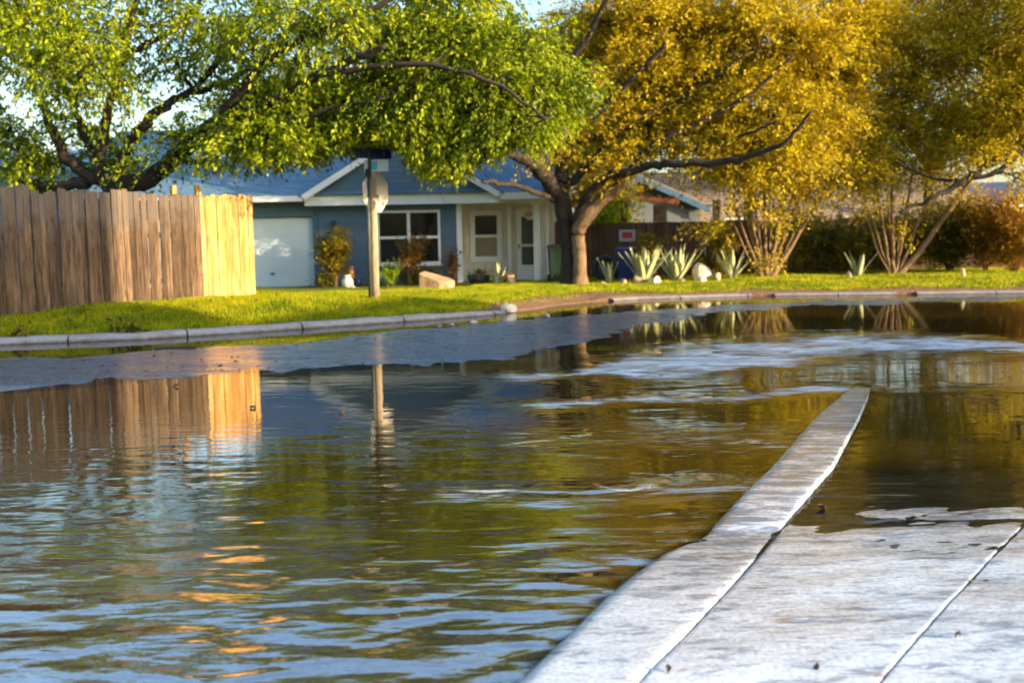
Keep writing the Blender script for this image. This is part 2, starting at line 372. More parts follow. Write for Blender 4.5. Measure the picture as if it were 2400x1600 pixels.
def grid(name, XS, YS2, Z, mat, attrs=None, smooth=True):
    """XS (n), YS2 (n,m), Z (n,m)"""
    n, mm = YS2.shape
    V = np.stack([np.repeat(XS[:, None], mm, 1), YS2, Z], -1).reshape(-1, 3)
    i, j = np.meshgrid(np.arange(n-1), np.arange(mm-1), indexing='ij')
    a = (i*mm+j).ravel(); Fq = np.stack([a, a+mm, a+mm+1, a+1], -1)
    o = mesh_np(name, V, Fq, mat, smooth=smooth)
    for k, arr in (attrs or {}).items():
        A = o.data.attributes.new(k, 'FLOAT', 'POINT'); A.data.foreach_set('value', arr.astype(np.float32).ravel())
    return tag(o, kind='structure')
XS = np.concatenate([-np.geomspace(600, 22, 12), np.arange(-20, 22, .16), np.geomspace(22, 600, 12)])
rows = np.concatenate([np.linspace(0, 14, 100), np.geomspace(14.6, 900, 24)])
rows = np.concatenate([[-.2], rows]); YY = kerb_y(XS)[:, None] + .16 + rows[None, :]
XX = np.repeat(XS[:, None], len(rows), 1)
ZZ = lawn_z(XX, YY)
q = YY-kerb_y(XX)
bare = (1-sm(.05, .35, q+.1*np.sin(XX*5)))*.9 + .9*sm(1.0, 2.5, XX)*(1-sm(.35, .8, q+.25*np.sin(XX*1.9)+.15*np.sin(XX*5.3)))
bare = np.maximum(bare, .95*sm(-.9, -.4, XX)*(1-sm(2.2, 2.8, XX))*(1-sm(1.0, 1.5, q)))
ZZ = ZZ - .07*sm(-.6, -.1, XX)*(1-sm(1.6, 2.2, XX))*(1-sm(.2, 1.2, q))
ZZ[:, 0] = -.10
grid('lawn', XS, YY, ZZ, LAWN, {'bare': np.clip(bare, 0, 1)})

# road bed: a strip of it stands out of the water beyond the stream
pl = [(0, 838, 932), (300, 815, 905), (600, 806, 872), (900, 772, 862), (1200, 752, 842), (1350, 738, 800), (1600, 722, 742), (1800, 708, 722), (2400, 692, 700)]
BX = [-30]; BH = [9.5]; BL = [6.0]
for px, yt, yb in pl:
    a, b = gnd(px, yt), gnd(px, yb); BX.append((a.x+b.x)/2); BH.append(a.y); BL.append(b.y)
BX.append(30); BH.append(16); BL.append(15.8)
XS2 = np.concatenate([-np.geomspace(300, 22, 8), np.arange(-20, 20, .14), np.geomspace(20, 300, 8)])
rows2 = np.concatenate([np.linspace(0, 16, 150), np.geomspace(16.6, 200, 14)])
YY = kerb_y(XS2)[:, None] + .05 - rows2[None, :]
XX = np.repeat(XS2[:, None], len(rows2), 1)
hi, lo = np.interp(XX, BX, BH), np.interp(XX, BX, BL)
wob = .22*np.sin(XX*2.3+YY*.8)+.12*np.sin(XX*5.7-YY*2)+.10*np.sin(XX*11+YY*6)+.25*(np.random.rand(*XX.shape)-.5)
up_ = sm(-.8, .5, YY-lo+wob)*sm(-.5, .4, hi-YY+wob*.6)
rn = np.random.rand(*XX.shape)
ZZ = -.045 + up_*.055 + (rn-.5)*.005 + .004*np.sin(XX*3.3+YY*7)*np.sin(XX*8-YY*3)
from mathutils import noise as mn
near_ = (np.abs(XX) < 20) & (up_ > .02)
fz = np.zeros(XX.shape); fz[near_] = [mn.fractal(Vector((a*.9, b*2.4, 7.7)), .7, 2.1, 6) for a, b in zip(XX[near_], YY[near_])]
ZZ = ZZ + .009*fz
grid('road', XS2, YY, ZZ, ASPH)

# ------------------------------------------------------------------ foreground kerb and pavement
from mathutils import noise as mn
def edge(L, z):
    P_ = [gnd(a, b, z) for a, b in L]; P_.sort(key=lambda p: p.y)
    a, b = P_[0], P_[1]; k = (b.x-a.x)/(b.y-a.y)
    return np.array([-6]+[p.y for p in P_]), np.array([a.x+k*(-6-a.y)]+[p.x for p in P_])
LE = edge([(1188, 1600), (1321, 1471), (1487, 1316), (1560, 1272), (1653, 1235), (1804, 1094), (1906, 978), (1984, 910), (2022, 874), (2034, 850)], .02)
RE = edge([(1490, 1600), (1581, 1510), (1714, 1366), (1865, 1192), (1957, 1090), (2016, 978), (2036, 930), (2042, 895), (2052, 850)], .02)
J2 = edge([(2060, 1600), (2228, 1405), (2371, 1255), (2500, 1130), (2650, 985)], .014)
def ht_kerb(D):
    return np.interp(D, [-5, 3.9, 4.25, 4.5, 4.72, 4.86, 5.4, 8.0, 9.0, 9.9, 12], [.024, .018, .006, .0005, .001, .020, .040, .034, .014, -.04, -.06])
def ht_ap(D):
    return np.interp(D, [-5, 3.4, 4.2, 4.9, 5.8, 6.5, 12], [.016, .012, .006, -.001, -.010, -.03, -.06])
def slab(name, EL, ER, y0, y1, hf, ds=.04, dt=.035, mat=WETC, amp_=.004, dx0=0, dx1=0, wmin=0):
    ys = np.arange(y0, y1, ds)
    xl, xr = np.interp(ys, *EL)+dx0, np.interp(ys, *ER)+dx1
    w = max(.3, float(np.median(xr-xl))); e = (.055 if name == 'kerb_stone' else .012)/w
    tt = np.concatenate([[0, e*.2, e*.55], np.linspace(e, 1-e, max(6, int(w/dt))), [1-e*.55, 1-e*.2, 1]])
    dl = [-.045, -.017, -.004] if name == 'kerb_stone' else [-.006, -.002, 0]
    drop = np.concatenate([dl, np.zeros(len(tt)-6), [0, -.002, -.006]])
    X = xl[None, :]+(xr-xl)[None, :]*tt[:, None]; Y = np.repeat(ys[None, :], len(tt), 0)
    nz = np.array([mn.fractal(Vector((a*1.1, b*3.2, 3.3)), .75, 2.1, 6)+.25*mn.noise(Vector((a*14, b*22, 1))) for a, b in zip(X.ravel(), Y.ravel())]).reshape(X.shape)
    z = hf(Y)+drop[:, None]+amp_*nz
    n, mm = X.shape; V = np.stack([X, Y, z], -1); lowr = V.copy(); lowr[..., 2] = -.16
    V = np.concatenate([V.reshape(-1, 3), lowr[0], lowr[-1]])
    i, j = np.meshgrid(np.arange(n-1), np.arange(mm-1), indexing='ij'); a = (i*mm+j).ravel()
    Fq = np.stack([a, a+mm, a+mm+1, a+1], -1); b = n*mm; jj = np.arange(mm-1)
    F1 = np.stack([b+jj, jj, jj+1, b+jj+1], -1); e_ = (n-1)*mm; b2 = b+mm
    F2 = np.stack([e_+jj, b2+jj, b2+jj+1, e_+jj+1], -1)
    o = mesh_np(name, V, np.concatenate([Fq, F1, F2]), mat, smooth=True)
    st_ = np.zeros(len(V)); st_[:n*mm] = (1.0 if name == 'kerb_stone' else 0)*sm(3.6, 4.8, Y).ravel()+(.9*sm(4.2, 5.2, Y)+.7*sm(1.2, 2.4, X)*(1-sm(3.2, 3.8, Y))).ravel()*(name != 'kerb_stone')  # near right corner: a dark reflection painted in along with the staining
    A = o.data.attributes.new('stain_reflect', 'FLOAT', 'POINT'); A.data.foreach_set('value', st_.astype(np.float32))
    return o
kerb_t = thing('kerb', None, None); tag(kerb_t, kind='structure')
slab('kerb_stone', LE, RE, -5, 10.2, ht_kerb, dx1=-.005).parent = kerb_t
pave = thing('pavement', None, None); tag(pave, kind='structure')
FAR_ = (np.array([-6, 12]), np.array([4.2, 7.5]))
slab('paving_slab', RE, J2, -5, 7.6, ht_ap, dx0=.005, dx1=-.003, amp_=.0075).parent = pave
slab('paving_slab', J2, FAR_, -5, 7.6, ht_ap, dt=.06, dx0=.003, amp_=.0075).parent = pave

# ------------------------------------------------------------------ water
XW = np.concatenate([-np.geomspace(200, 11.5, 10), np.arange(-11, 16, .09), np.geomspace(16.5, 200, 10)])
YW = np.concatenate([-np.geomspace(100, 1.6, 9), np.arange(1.0, 24, .07)])
XX, YY = np.meshgrid(XW, YW, indexing='ij')
def blob(cx, cy, rx, ry): return np.exp(-(((XX-cx)/rx)**2+((YY-cy)/ry)**2))
def streak(p, w):   # p: picture points along a streak lying on the water
    P_ = [gnd(a, b) for a, b in p]; xs = [k.x for k in P_]; ys = [k.y for k in P_]
    e = np.where((XX >= xs[0]) & (XX <= xs[-1]), 1.0, np.exp(-np.minimum(abs(XX-xs[0]), abs(XX-xs[-1]))**2/.15))
    return e*np.exp(-((YY-np.interp(XX, xs, ys)+.10*np.sin(XX*4.1))/w)**2)
rap = np.clip(streak([(1500, 862), (1800, 818), (2100, 800), (2400, 812)], 1.25)*1.0, 0, 1)
rap2 = streak([(1230, 882), (1400, 868), (1600, 858), (1800, 852)], .35)
st1 = streak([(1280, 945), (1450, 938), (1600, 940), (1760, 926), (1950, 915)], .22)
st2 = streak([(1250, 1035), (1450, 1020), (1800, 1035)], .55)*.7
st3 = streak([(1120, 1165), (1450, 1140), (1720, 1145)], .20)*.9
st4 = streak([(1950, 905), (2100, 915), (2400, 915)], .3)*.6
near = sm(7.6, 4.4, YY) if False else 1-sm(4.2, 8.2, YY)
amp = np.interp(YY, [-5, 3.2, 3.9, 4.5, 5.2, 6.5, 9, 12], [1.2, 1.1, .85, .42, .19, .08, .03, .014])
amp += .7*rap + .45*rap2 + .5*st1 + .55*st2 + .6*st3 + .3*st4
amp *= 1-.55*sm(2.0, 2.6, XX)*(1-sm(8.5, 9.5, YY))
amp *= 1-.7*sm(11.5, 13, YY)*(1-sm(1.0, 2.0, XX))
foam = np.clip(1.1*rap+.9*rap2+.85*st1+.6*st2+.7*st3+.5*st4, 0, 1)
Z = np.zeros_like(XX)
rng = np.random.RandomState(3)
for lam, a, n_ in ((1.5, .0035, 5), (.8, .0024, 6), (.42, .0013, 6)):
    for k in range(n_):
        an = rng.normal(1.35, .45); ll = lam*rng.uniform(.8, 1.25); ph = rng.uniform(0, 6.28)
        Z += a*np.sin(2*math.pi/ll*(XX*math.cos(an)+YY*math.sin(an))+ph+.6*np.sin(XX*.9+k))/math.sqrt(n_)
Z *= amp*1.1
Z += .03*rap*np.sin(XX*1.3-YY*5.2+np.sin(XX*2.2)*.9)*.5
def road_z(X, Y):
    h_, l_ = np.interp(X, BX, BH), np.interp(X, BX, BL)
    return -.045 + sm(-.8, .5, Y-l_)*sm(-.5, .4, h_-Y)*.055
dep = -road_z(XX, YY)
xl, xr = np.interp(YY, *LE), np.interp(YY, *RE)
on_k = (XX > xl)*(XX < xr+.04)
dep = np.where(on_k, -ht_kerb(YY), dep); dep = np.where(XX >= xr+.04, -ht_ap(YY), dep)
clear = 1-sm(.004, .040, dep)
grid('water', XW, YY, Z, WATER, {'amp': amp, 'foam': foam, 'clear': clear})

# ------------------------------------------------------------------ far kerb stones
def kerb_run(name, x0, x1, step, zf):
    root = thing(name, None, None); tag(root, kind='structure')
    xs = [x0]; 
    while xs[-1] < x1: xs.append(min(x1, xs[-1]+step))
    for a, b in zip(xs[:-1], xs[1:]):
        nseg = 8; Vv = []; 
        prof = [(-.10, -.10), (-.08, .01), (-.05, .065), (-.01, .092), (.05, .10), (.23, .10), (.24, .02)]
        for i in range(nseg+1):
            x = a + .012 + (b-a-.024)*i/nseg; y = float(kerb_y(x)); y2 = float(kerb_y(x+.05)); d = Vector((.05, y2-y, 0)).normalized(); nn = Vector((-d.y, d.x, 0))
            for pu, pz in prof: Vv.append((x+nn.x*pu, y+nn.y*pu, pz*zf(x) + .004*math.sin(x*7)))
        Fs = []; L = len(prof)
        for i in range(nseg):
            for j in range(L-1): Fs.append((i*L+j, (i+1)*L+j, (i+1)*L+j+1, i*L+j+1))
        Fs.append(tuple(range(L))); Fs.append(tuple(nseg*L+j for j in range(L))[::-1])
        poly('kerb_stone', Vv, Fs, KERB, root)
    return root
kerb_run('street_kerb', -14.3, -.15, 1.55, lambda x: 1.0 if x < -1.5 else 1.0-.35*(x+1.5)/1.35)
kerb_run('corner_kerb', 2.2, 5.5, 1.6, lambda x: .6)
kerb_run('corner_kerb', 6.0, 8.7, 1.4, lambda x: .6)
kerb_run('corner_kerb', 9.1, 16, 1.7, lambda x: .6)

# ------------------------------------------------------------------ plants
def leaves(name, C, D, mat, parent, size, ratio=.5, jitter=1.0):
    """C centres (n,3), D leaf axis (n,3), one rhombus leaf each"""
    n = len(C)
    D = D/np.linalg.norm(D, axis=1, keepdims=True)
    r = np.random.normal(size=(n, 3)); u = np.cross(D, r); u /= np.linalg.norm(u, axis=1, keepdims=True)+1e-9
    s = (size*np.random.uniform(.4, 1.6, n))[:, None]
    V = np.stack([C-D*s, C+u*s*ratio, C+D*s, C-u*s*ratio], 1)
    return mesh_np(name, V, np.arange(4*n).reshape(-1, 4), mat, parent)
def sprays(P, Dr, k, length, droop, spread):
    """leaf centres along drooping sprays starting at P heading Dr"""
    n = len(P)
    t = np.random.rand(n, k, 1)*length
    g = np.array([0, 0, -1.0])
    C = P[:, None, :] + Dr[:, None, :]*t + g*(t**2)*droop + np.random.normal(size=(n, k, 3))*spread
    D = Dr[:, None, :] + g*t*2*droop + np.random.normal(size=(n, k, 3))*.45
    return C.reshape(-1, 3), D.reshape(-1, 3)
def smooth_path(pts, sub=5, jit=.03, seed=0):
    rg = random.Random(seed); pts = [(Vector(p[:3]), p[3]) for p in pts]; out = []
    for i in range(len(pts)-1):
        p0 = pts[max(i-1, 0)][0]; p1 = pts[i][0]; p2 = pts[i+1][0]; p3 = pts[min(i+2, len(pts)-1)][0]
        for k in range(sub):
            t = k/sub
            p = .5*((2*p1)+(p2-p0)*t+(2*p0-5*p1+4*p2-p3)*t*t+(3*p1-p0-3*p2+p3)*t**3)
            out.append((p+Vector((rg.uniform(-jit, jit), rg.uniform(-jit, jit), rg.uniform(-jit, jit)))*(1 if (i or k) else 0), pts[i][1]*(1-t)+pts[i+1][1]*t))
    out.append(pts[-1]); return out
def tree(name, label, base, trunks, limbs, blobs, leaf, bark, nspr, k=22, lsize=.04, length=.7, droop=.5, spread=.05, group=None, cat='tree', seed=1, ratio=.45, limb_bark=None, clip=None):
    """trunks, limbs: world polylines with radius; blobs: (centre, radii, weight)"""
    rg = random.Random(seed); np.random.seed(seed)
    root = thing(name, label, cat, base, 0, group); B = Vector(base)
    loc = lambda p: Vector(p)-B
    nodes = []
    for i, t in enumerate(trunks):
        pa = smooth_path(t, 6, .012, seed+i); mb = MB()
        mb.tube([loc(p) for p, r in pa], [r*(1+.03*math.sin(j*1.1)+(.25 if j == 0 else .08 if j == 1 else 0)) for j, (p, r) in enumerate(pa)], 14)
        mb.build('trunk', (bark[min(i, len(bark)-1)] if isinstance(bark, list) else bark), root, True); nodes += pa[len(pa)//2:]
    for i, t in enumerate(limbs):
        pa = smooth_path(t, 6, t[0][3]*.28+.01, seed+50+i); mb = MB()
        mb.tube([loc(p) for p, r in pa], [r for p, r in pa], 8)
        mb.build('limb', limb_bark or bark, root, True); nodes += pa[1:]
    tw = MB(); PP = []; DD = []
    tot = sum(b[2] for b in blobs)
    ext = []
    for bi, (c, rr, w) in enumerate(blobs):
        c = Vector(c); rr = Vector(rr)
        n0 = min(nodes, key=lambda q: (q[0]-c).length + max(0, q[0].z-c.z)*1.5)
        mid = n0[0].lerp(c, .5)+Vector((rg.uniform(-.2, .2), rg.uniform(-.2, .2), rg.uniform(0, .35)))*(c-n0[0]).length*.4
        r0 = min(n0[1]*.6, .05)
        pa = smooth_path([(*n0[0], r0), (*mid, r0*.75), (*c, r0*.45)], 5, .05, seed+bi)
        tw.tube([loc(p) for p, r in pa], [r for p, r in pa], 5, False); 
        ns = max(4, int(nspr*w/tot)); nsub = max(3, ns//14)
        for sidx in range(nsub):
            d = Vector((rg.gauss(0, 1), rg.gauss(0, 1), rg.gauss(0, .9))).normalized()*(rg.random()**.4)
            e = c+Vector((d.x*rr.x, d.y*rr.y, d.z*rr.z)); a, ra = pa[rg.randint(len(pa)//2, len(pa)-1)]
            md = a.lerp(e, .5)+Vector((0, 0, .12*(e-a).length))+Vector((rg.uniform(-.1, .1), rg.uniform(-.1, .1), 0))
            tw.tube([loc(a), loc(a.lerp(md, .6)+Vector((0, 0, .03))), loc(md), loc(e)], [r0*.4, r0*.33, r0*.26, .006], 4, False)
            for _ in range(max(1, ns//nsub)):
                tt = rg.uniform(.25, 1.0); p = (md.lerp(e, (tt-.5)*2) if tt > .5 else a.lerp(md, tt*2))
                o2 = Vector((rg.gauss(0, .22), rg.gauss(0, .22), rg.gauss(0, .18))); dr = (e-a).normalized()*.7+Vector((rg.gauss(0, .5), rg.gauss(0, .5), rg.gauss(-.05, .35)))
                PP.append(p+o2*.9); DD.append(dr.normalized())
    P_ = np.array([loc(p) for p in PP]); D_ = np.array(DD)
    okt = clip(P_+D_*length*.7-np.array([0, 0, droop*length**2*.8])+np.array(B)) if clip else np.ones(len(PP), bool)
    for i in range(0, len(PP), 3):   # hair thin twig in every third spray
        if not okt[i]: continue
        p = Vector(P_[i]); d = Vector(D_[i]); tw.tube([p, p+d*length*.5-Vector((0, 0, droop*.25*length**2)), p+d*length-Vector((0, 0, droop*length**2))], [.009, .006, .003], 3, False)
    tag(tw.build('twigs', limb_bark or bark, root), kind='stuff')
    C, D = sprays(P_, D_, k, length, droop, spread)
    if clip:
        kp = clip(C+np.array(B)); C, D = C[kp], D[kp]
    tag(leaves('crown', C, D, leaf, root, lsize, ratio), kind='stuff')
    return root
def pts(D, L):
    """polyline from picture points (px, py, dD, radius)"""
    return [(*at(px, py, D+dd), r) for px, py, dd, r in L]
def bl(D, L):
    return [(at(px, py, D+dd), (rx*D/F, ry, rz*D/F), w) for px, py, dd, rx, ry, rz, w in L]

# big mesquite behind the fence
D = 20.0
gz = lz(*at(330, 600, D).xy)
b0 = at(300, 600, D); b0.z = gz
t0 = at(285, 460, D)
trk = [[(*b0, .26), (*at(275, 560, D), .24), (*at(280, 470, D), .24), (*at(262, 430, D), .22)]]
lmb = [pts(D, [(262, 440, 0, .17), (350, 418, -.1, .17), (420, 360, -.3, .17), (500, 300, -.5, .16), (570, 265, -.7, .13), (640, 235, -1, .10), (760, 175, -1.5, .08), (900, 110, -2, .05)]),
       pts(D, [(255, 440, 0, .14), (290, 370, .2, .12), (315, 320, .3, .11), (390, 245, .4, .09), (450, 215, .4, .07), (560, 180, .4, .05), (650, 120, .3, .04)]),
       pts(D, [(235, 430, 0, .10), (240, 330, -.2, .10), (265, 220, -.3, .08), (290, 130, -.5, .07), (310, 40, -.6, .05), (350, -60, -.8, .04)]),
       pts(D, [(225, 430, 0, .13), (160, 370, .1, .11), (120, 290, .1, .09), (95, 230, 0, .07), (70, 160, 0, .05), (40, 40, 0, .035)]),
       pts(D, [(205, 430, 0, .12), (100, 435, .3, .10), (30, 410, .4, .08), (-60, 360, .4, .06), (-200, 260, .3, .05)]),
       pts(D, [(240, 400, 0, .08), (190, 300, .3, .07), (170, 240, .3, .06), (110, 130, .2, .04)]),
       pts(D, [(560, 270, -.7, .08), (660, 290, -1.0, .06), (760, 260, -1.3, .05), (900, 230, -1.6, .03)]),
       pts(D, [(500, 300, -.5, .09), (620, 150, -1.2, .08), (780, 60, -1.8, .06), (960, -20, -2.0, .04)]),
       pts(D, [(760, 175, -1.5, .06), (980, 150, -2.0, .05), (1150, 190, -2.2, .035), (1280, 280, -2.3, .02)]),
       pts(D, [(450, 215, .4, .06), (560, 90, .6, .05), (640, -40, .6, .04)]),
       pts(D, [(290, 130, -.4, .06), (420, 60, .2, .05), (520, -80, .3, .04)])]
blb = bl(D, [(60, 60, -.5, 190, 1.6, 80, 3.2), (60, 150, -1.5, 110, .8, 70, 1.4), (190, 120, -1.6, 90, .7, 60, 1.5), (230, 150, -1.6, 70, .6, 40, 1.0),
             (330, 60, .3, 170, 1.6, 70, 2.4), (520, 60, .3, 160, 1.6, 80, 2.6), (120, 380, .8, 150, .8, 40, 1.2), (240, 400, .5, 90, .7, 40, .9), (30, 300, .6, 100, 1, 60, .8),
             (420, 150, .8, 120, 1.2, 60, .7), (560, 190, .5, 110, 1.2, 70, 1.5), (650, 240, -.2, 130, 1.2, 60, 2.6), (660, 330, -.9, 130, .8, 35, 2.4), (590, 310, -.7, 90, .6, 36, 1.4),
             (760, 260, -1.3, 130, 1.2, 80, 2.8), (740, 60, -1.2, 160, 1.5, 80, 2.2), (900, 60, -1.6, 170, 1.5, 80, 3.0), (1080, 70, -1.9, 170, 1.4, 70, 3.6), (1200, 80, -2, 110, 1.1, 60, 2.2),
             (900, 200, -1.7, 140, 1.2, 80, 2.4), (1050, 190, -2, 150, 1.2, 80, 2.8), (1190, 190, -2.1, 130, 1, 70, 2.6), (1300, 185, -2.2, 90, .7, 45, 1.6), (1360, 215, -2.2, 50, .5, 22, .5), (960, 300, -1.8, 130, .9, 60, 2.2),
             (1080, 290, -2, 120, .9, 60, 1.9), (1180, 290, -2.1, 90, .7, 60, 1.0), (1000, 380, -1.9, 90, .6, 40, 1.0), (1090, 360, -2, 60, .5, 40, .5), (850, 300, -1.5, 80, .7, 45, .9), (1290, 330, -2.2, 60, .5, 30, .5), (1260, 280, -2.2, 70, .6, 40, .7),
             (430, 330, -.2, 90, .6, 40, 1.0), (350, 400, -.3, 40, .4, 20, .25), (200, 300, .8, 110, .9, 60, 1.3), (390, 240, .6, 110, .8, 30, .25), (480, 380, -.7, 40, .4, 24, .2), (720, 360, -1.2, 60, .5, 24, .4),
             (100, -120, .2, 260, 2, 110, 4.6), (420, -130, .2, 260, 2, 110, 4.4), (760, -120, -.6, 260, 2, 110, 3.8), (1060, -90, -1.4, 220, 1.8, 90, 3.2), (-200, 100, .2, 220, 2, 160, 3), (-160, 300, .2, 120, 1.5, 100, 1),
             (250, -300, .5, 300, 2, 120, 4.0), (620, -300, .3, 300, 2, 120, 3.6), (930, -280, -.6, 220, 2, 110, 1.6), (-80, -230, .4, 240, 2, 130, 2.0)])
for i_ in range(len(blb)):
    c_, r_, w_ = blb[i_]
    if -8.6 < c_.x < -5.0 and c_.z < 6.2: blb[i_] = (c_, r_, w_*.55)
    if blb[i_][0].x > -3.4: blb[i_][0].y += 1.3
sgn = at(888, 430, 19.6); zcut = at(888, 350, 19.6).z
skirt = [at(a, b, 19.3) for a, b in ((-400, 330), (0, 440), (400, 420), (560, 395), (700, 370), (800, 345), (880, 330), (960, 385), (1040, 415), (1110, 385), (1200, 335), (1300, 345), (1420, 230), (1600, 100))]
def prune(P):
    zm = np.interp(P[:, 0], [q_.x for q_ in skirt], [q_.z for q_ in skirt])
    n_ = np.sin(P[:, 0]*9)*.08+np.sin(P[:, 0]*23+P[:, 1]*7)*.07+np.abs(np.random.normal(0, .13, len(P)))*-1
    return ~((np.abs(P[:, 0]-sgn.x) < .42) & (P[:, 2] < zcut)) & (P[:, 2] > zm+n_)      # kept clear round the street sign
tree('mesquite_tree', 'large spreading green mesquite behind the weathered wooden fence', b0, trk, lmb, blb, GREEN, BARK, 10800, 26, .042, .85, .75, .035, seed=11, limb_bark=BARK, clip=prune)

# golden mesquite, one trunk painted as a shaded and a lit half, in front of the house porch
D = 26.5
def ground(px, D_): p = at(px, 650, D_); p.z = lz(p.x, p.y)-.03; return p
bA = ground(1325, D)
tA = [[(*ground(1332, D+.15), .22), (*at(1331, 590, D+.15), .19), (*at(1322, 500, D+.1), .23), (*at(1312, 440, D), .23), (*at(1318, 400, D), .19)],
      [(*ground(1360, D-.1), .20), (*at(1358, 600, D-.1), .165), (*at(1356, 545, D-.1), .18), (*at(1376, 505, D-.2), .20), (*at(1422, 460, D-.3), .16), (*at(1470, 430, D-.4), .12)]]
lA = [pts(D, [(1305, 455, 0, .2), (1270, 400, -.2, .16), (1215, 365, -.4, .10), (1140, 345, -.6, .07), (1050, 330, -.8, .05)]),
      pts(D, [(1300, 470, 0, .07), (1260, 452, -.2, .06), (1190, 432, -.3, .05), (1130, 425, -.4, .035)]),
      pts(D, [(1318, 400, 0, .13), (1340, 330, .2, .11), (1400, 260, .3, .09), (1480, 190, .4, .07), (1560, 100, .4, .05)]),
      pts(D, [(1318, 410, 0, .12), (1300, 300, 0, .10), (1320, 180, 0, .08), (1390, 60, 0, .06), (1450, -60, 0, .04)]),
      pts(D, [(1345, 520, -.1, .10), (1400, 430, -.3, .09), (1480, 400, -.5, .09), (1560, 385, -.7, .085), (1680, 380, -1.0, .075), (1770, 365, -1.2, .06), (1850, 325, -1.4, .045), (1900, 260, -1.5, .03)]),
      pts(D, [(1440, 440, -.3, .08), (1520, 350, -.2, .07), (1600, 305, 0, .06), (1740, 235, .1, .045), (1860, 130, .2, .03)]),
      pts(D, [(1560, 345, 0, .05), (1680, 345, -.3, .04), (1760, 310, -.4, .03), (1820, 285, -.4, .02)]),
      pts(D, [(1350, 330, .2, .08), (1500, 300, .4, .06), (1640, 200, .5, .045), (1800, 100, .6, .03)]),
      pts(D, [(1325, 440, 0, .10), (1370, 400, .5, .09), (1430, 330, .9, .07), (1560, 240, 1.2, .05)])]
for L_ in lA:
    for i_ in range(len(L_)):
        f_ = i_/(len(L_)-1); p_ = L_[i_]; k_ = 1-(1.9*f_)/p_[1]; L_[i_] = (p_[0]*k_, p_[1]*k_, 1.4+(p_[2]-1.4)*k_, p_[3]*1.15)
bA_ = bl(D, [(1450, 60, 0, 160, 2, 80, 3), (1600, 60, .2, 160, 2, 80, 3), (1750, 60, .2, 160, 2, 80, 3), (1450, 190, .2, 140, 1.6, 70, 2.2), (1590, 180, .3, 140, 1.6, 80, 2.6), (1740, 190, .2, 150, 1.6, 80, 3), (1880, 120, .2, 130, 1.6, 80, 2.4),
             (1400, 330, .5, 90, 1, 40, 1.0), (1500, 290, .4, 110, 1.3, 50, 1.9), (1640, 290, .2, 120, 1.3, 50, 2.1), (1780, 290, -.3, 120, 1.2, 55, 2.1), (1890, 260, -.8, 100, 1.2, 60, 1.6), (1550, 355, -.2, 80, .8, 22, .7), (1700, 350, -.6, 100, .8, 22, .8), (1840, 360, -1, 90, .8, 30, .9), (1620, 400, -.6, 90, .8, 22, .35), (1760, 420, -.8, 90, .8, 26, .5),
             (1300, 280, -.2, 80, .9, 50, .9), (1230, 320, -.4, 60, .7, 30, .4), (1330, 150, .2, 90, 1.2, 70, 1.2), (1420, 400, -.2, 50, .6, 16, .2), (1360, 380, .3, 60, .6, 26, .35),
             (1480, -110, 0, 240, 2.4, 110, 4), (1760, -110, 0, 260, 2.4, 110, 4.2), (1600, -260, 0, 260, 2.2, 90, 2.6)])
tree('golden_mesquite_tree', 'golden leafed mesquite with a trunk painted in shaded and lit halves beside the house porch', bA, tA, lA, bA_, GOLD, [BARK, BARK2], 7600, 24, .044, .9, .25, .05, seed=21, limb_bark=BARK)  # dark bark paints the trunk's shaded half, tan bark its lit half
# multi stemmed ones farther right
def vase(px, D_, stems, blobs, label, seed, n):
    b = ground(px, D_)
    tr = []; rg = random.Random(seed)
    for (dx, topx, topy, r) in stems:
        tr.append([(*(b+Vector((dx*.3, rg.uniform(-.1, .1), 0))), r), (*at(px+(topx-px)*.28+dx*14, 590, D_), r*.85), (*at(px+(topx-px)*.62+dx*10, 500, D_), r*.7), (*at(topx, topy, D_+rg.uniform(-.4, .4)), r*.45)])
    return tree('golden_mesquite_tree', label, b, tr, [], bl(D_, blobs), GOLD, BARK2, n, 22, .042, .7, .4, .07, seed=seed)
vase(1795, 27.0, [(-.35, 1690, 400, .05), (-.2, 1740, 380, .055), (0, 1790, 340, .06), (.2, 1850, 350, .06), (.35, 1960, 400, .07), (-.1, 1715, 450, .035), (.3, 1890, 440, .04), (-.5, 1655, 480, .03), (.1, 1820, 420, .035), (.55, 1930, 500, .03), (-.15, 1760, 470, .03)],
     [(1790, 330, 0, 110, 1, 60, 2), (1920, 300, 0, 120, 1.2, 70, 3), (1730, 400, 0, 80, .8, 40, 1.0), (1860, 420, 0, 90, .8, 40, 1.0), (1990, 380, 0, 100, 1, 50, 1.2), (1800, 490, 0, 90, .7, 50, .3), (1710, 530, 0, 60, .5, 50, .12), (1960, 180, 0, 150, 1.4, 90, 3.4), (2020, 60, 0, 160, 1.5, 90, 3.4), (1990, -110, 0, 200, 1.8, 110, 3.4), (1820, 615, -.1, 50, .4, 18, .12)],
     'golden mesquite of many thin stems fanning up right of the tan boulder', 31, 3800)
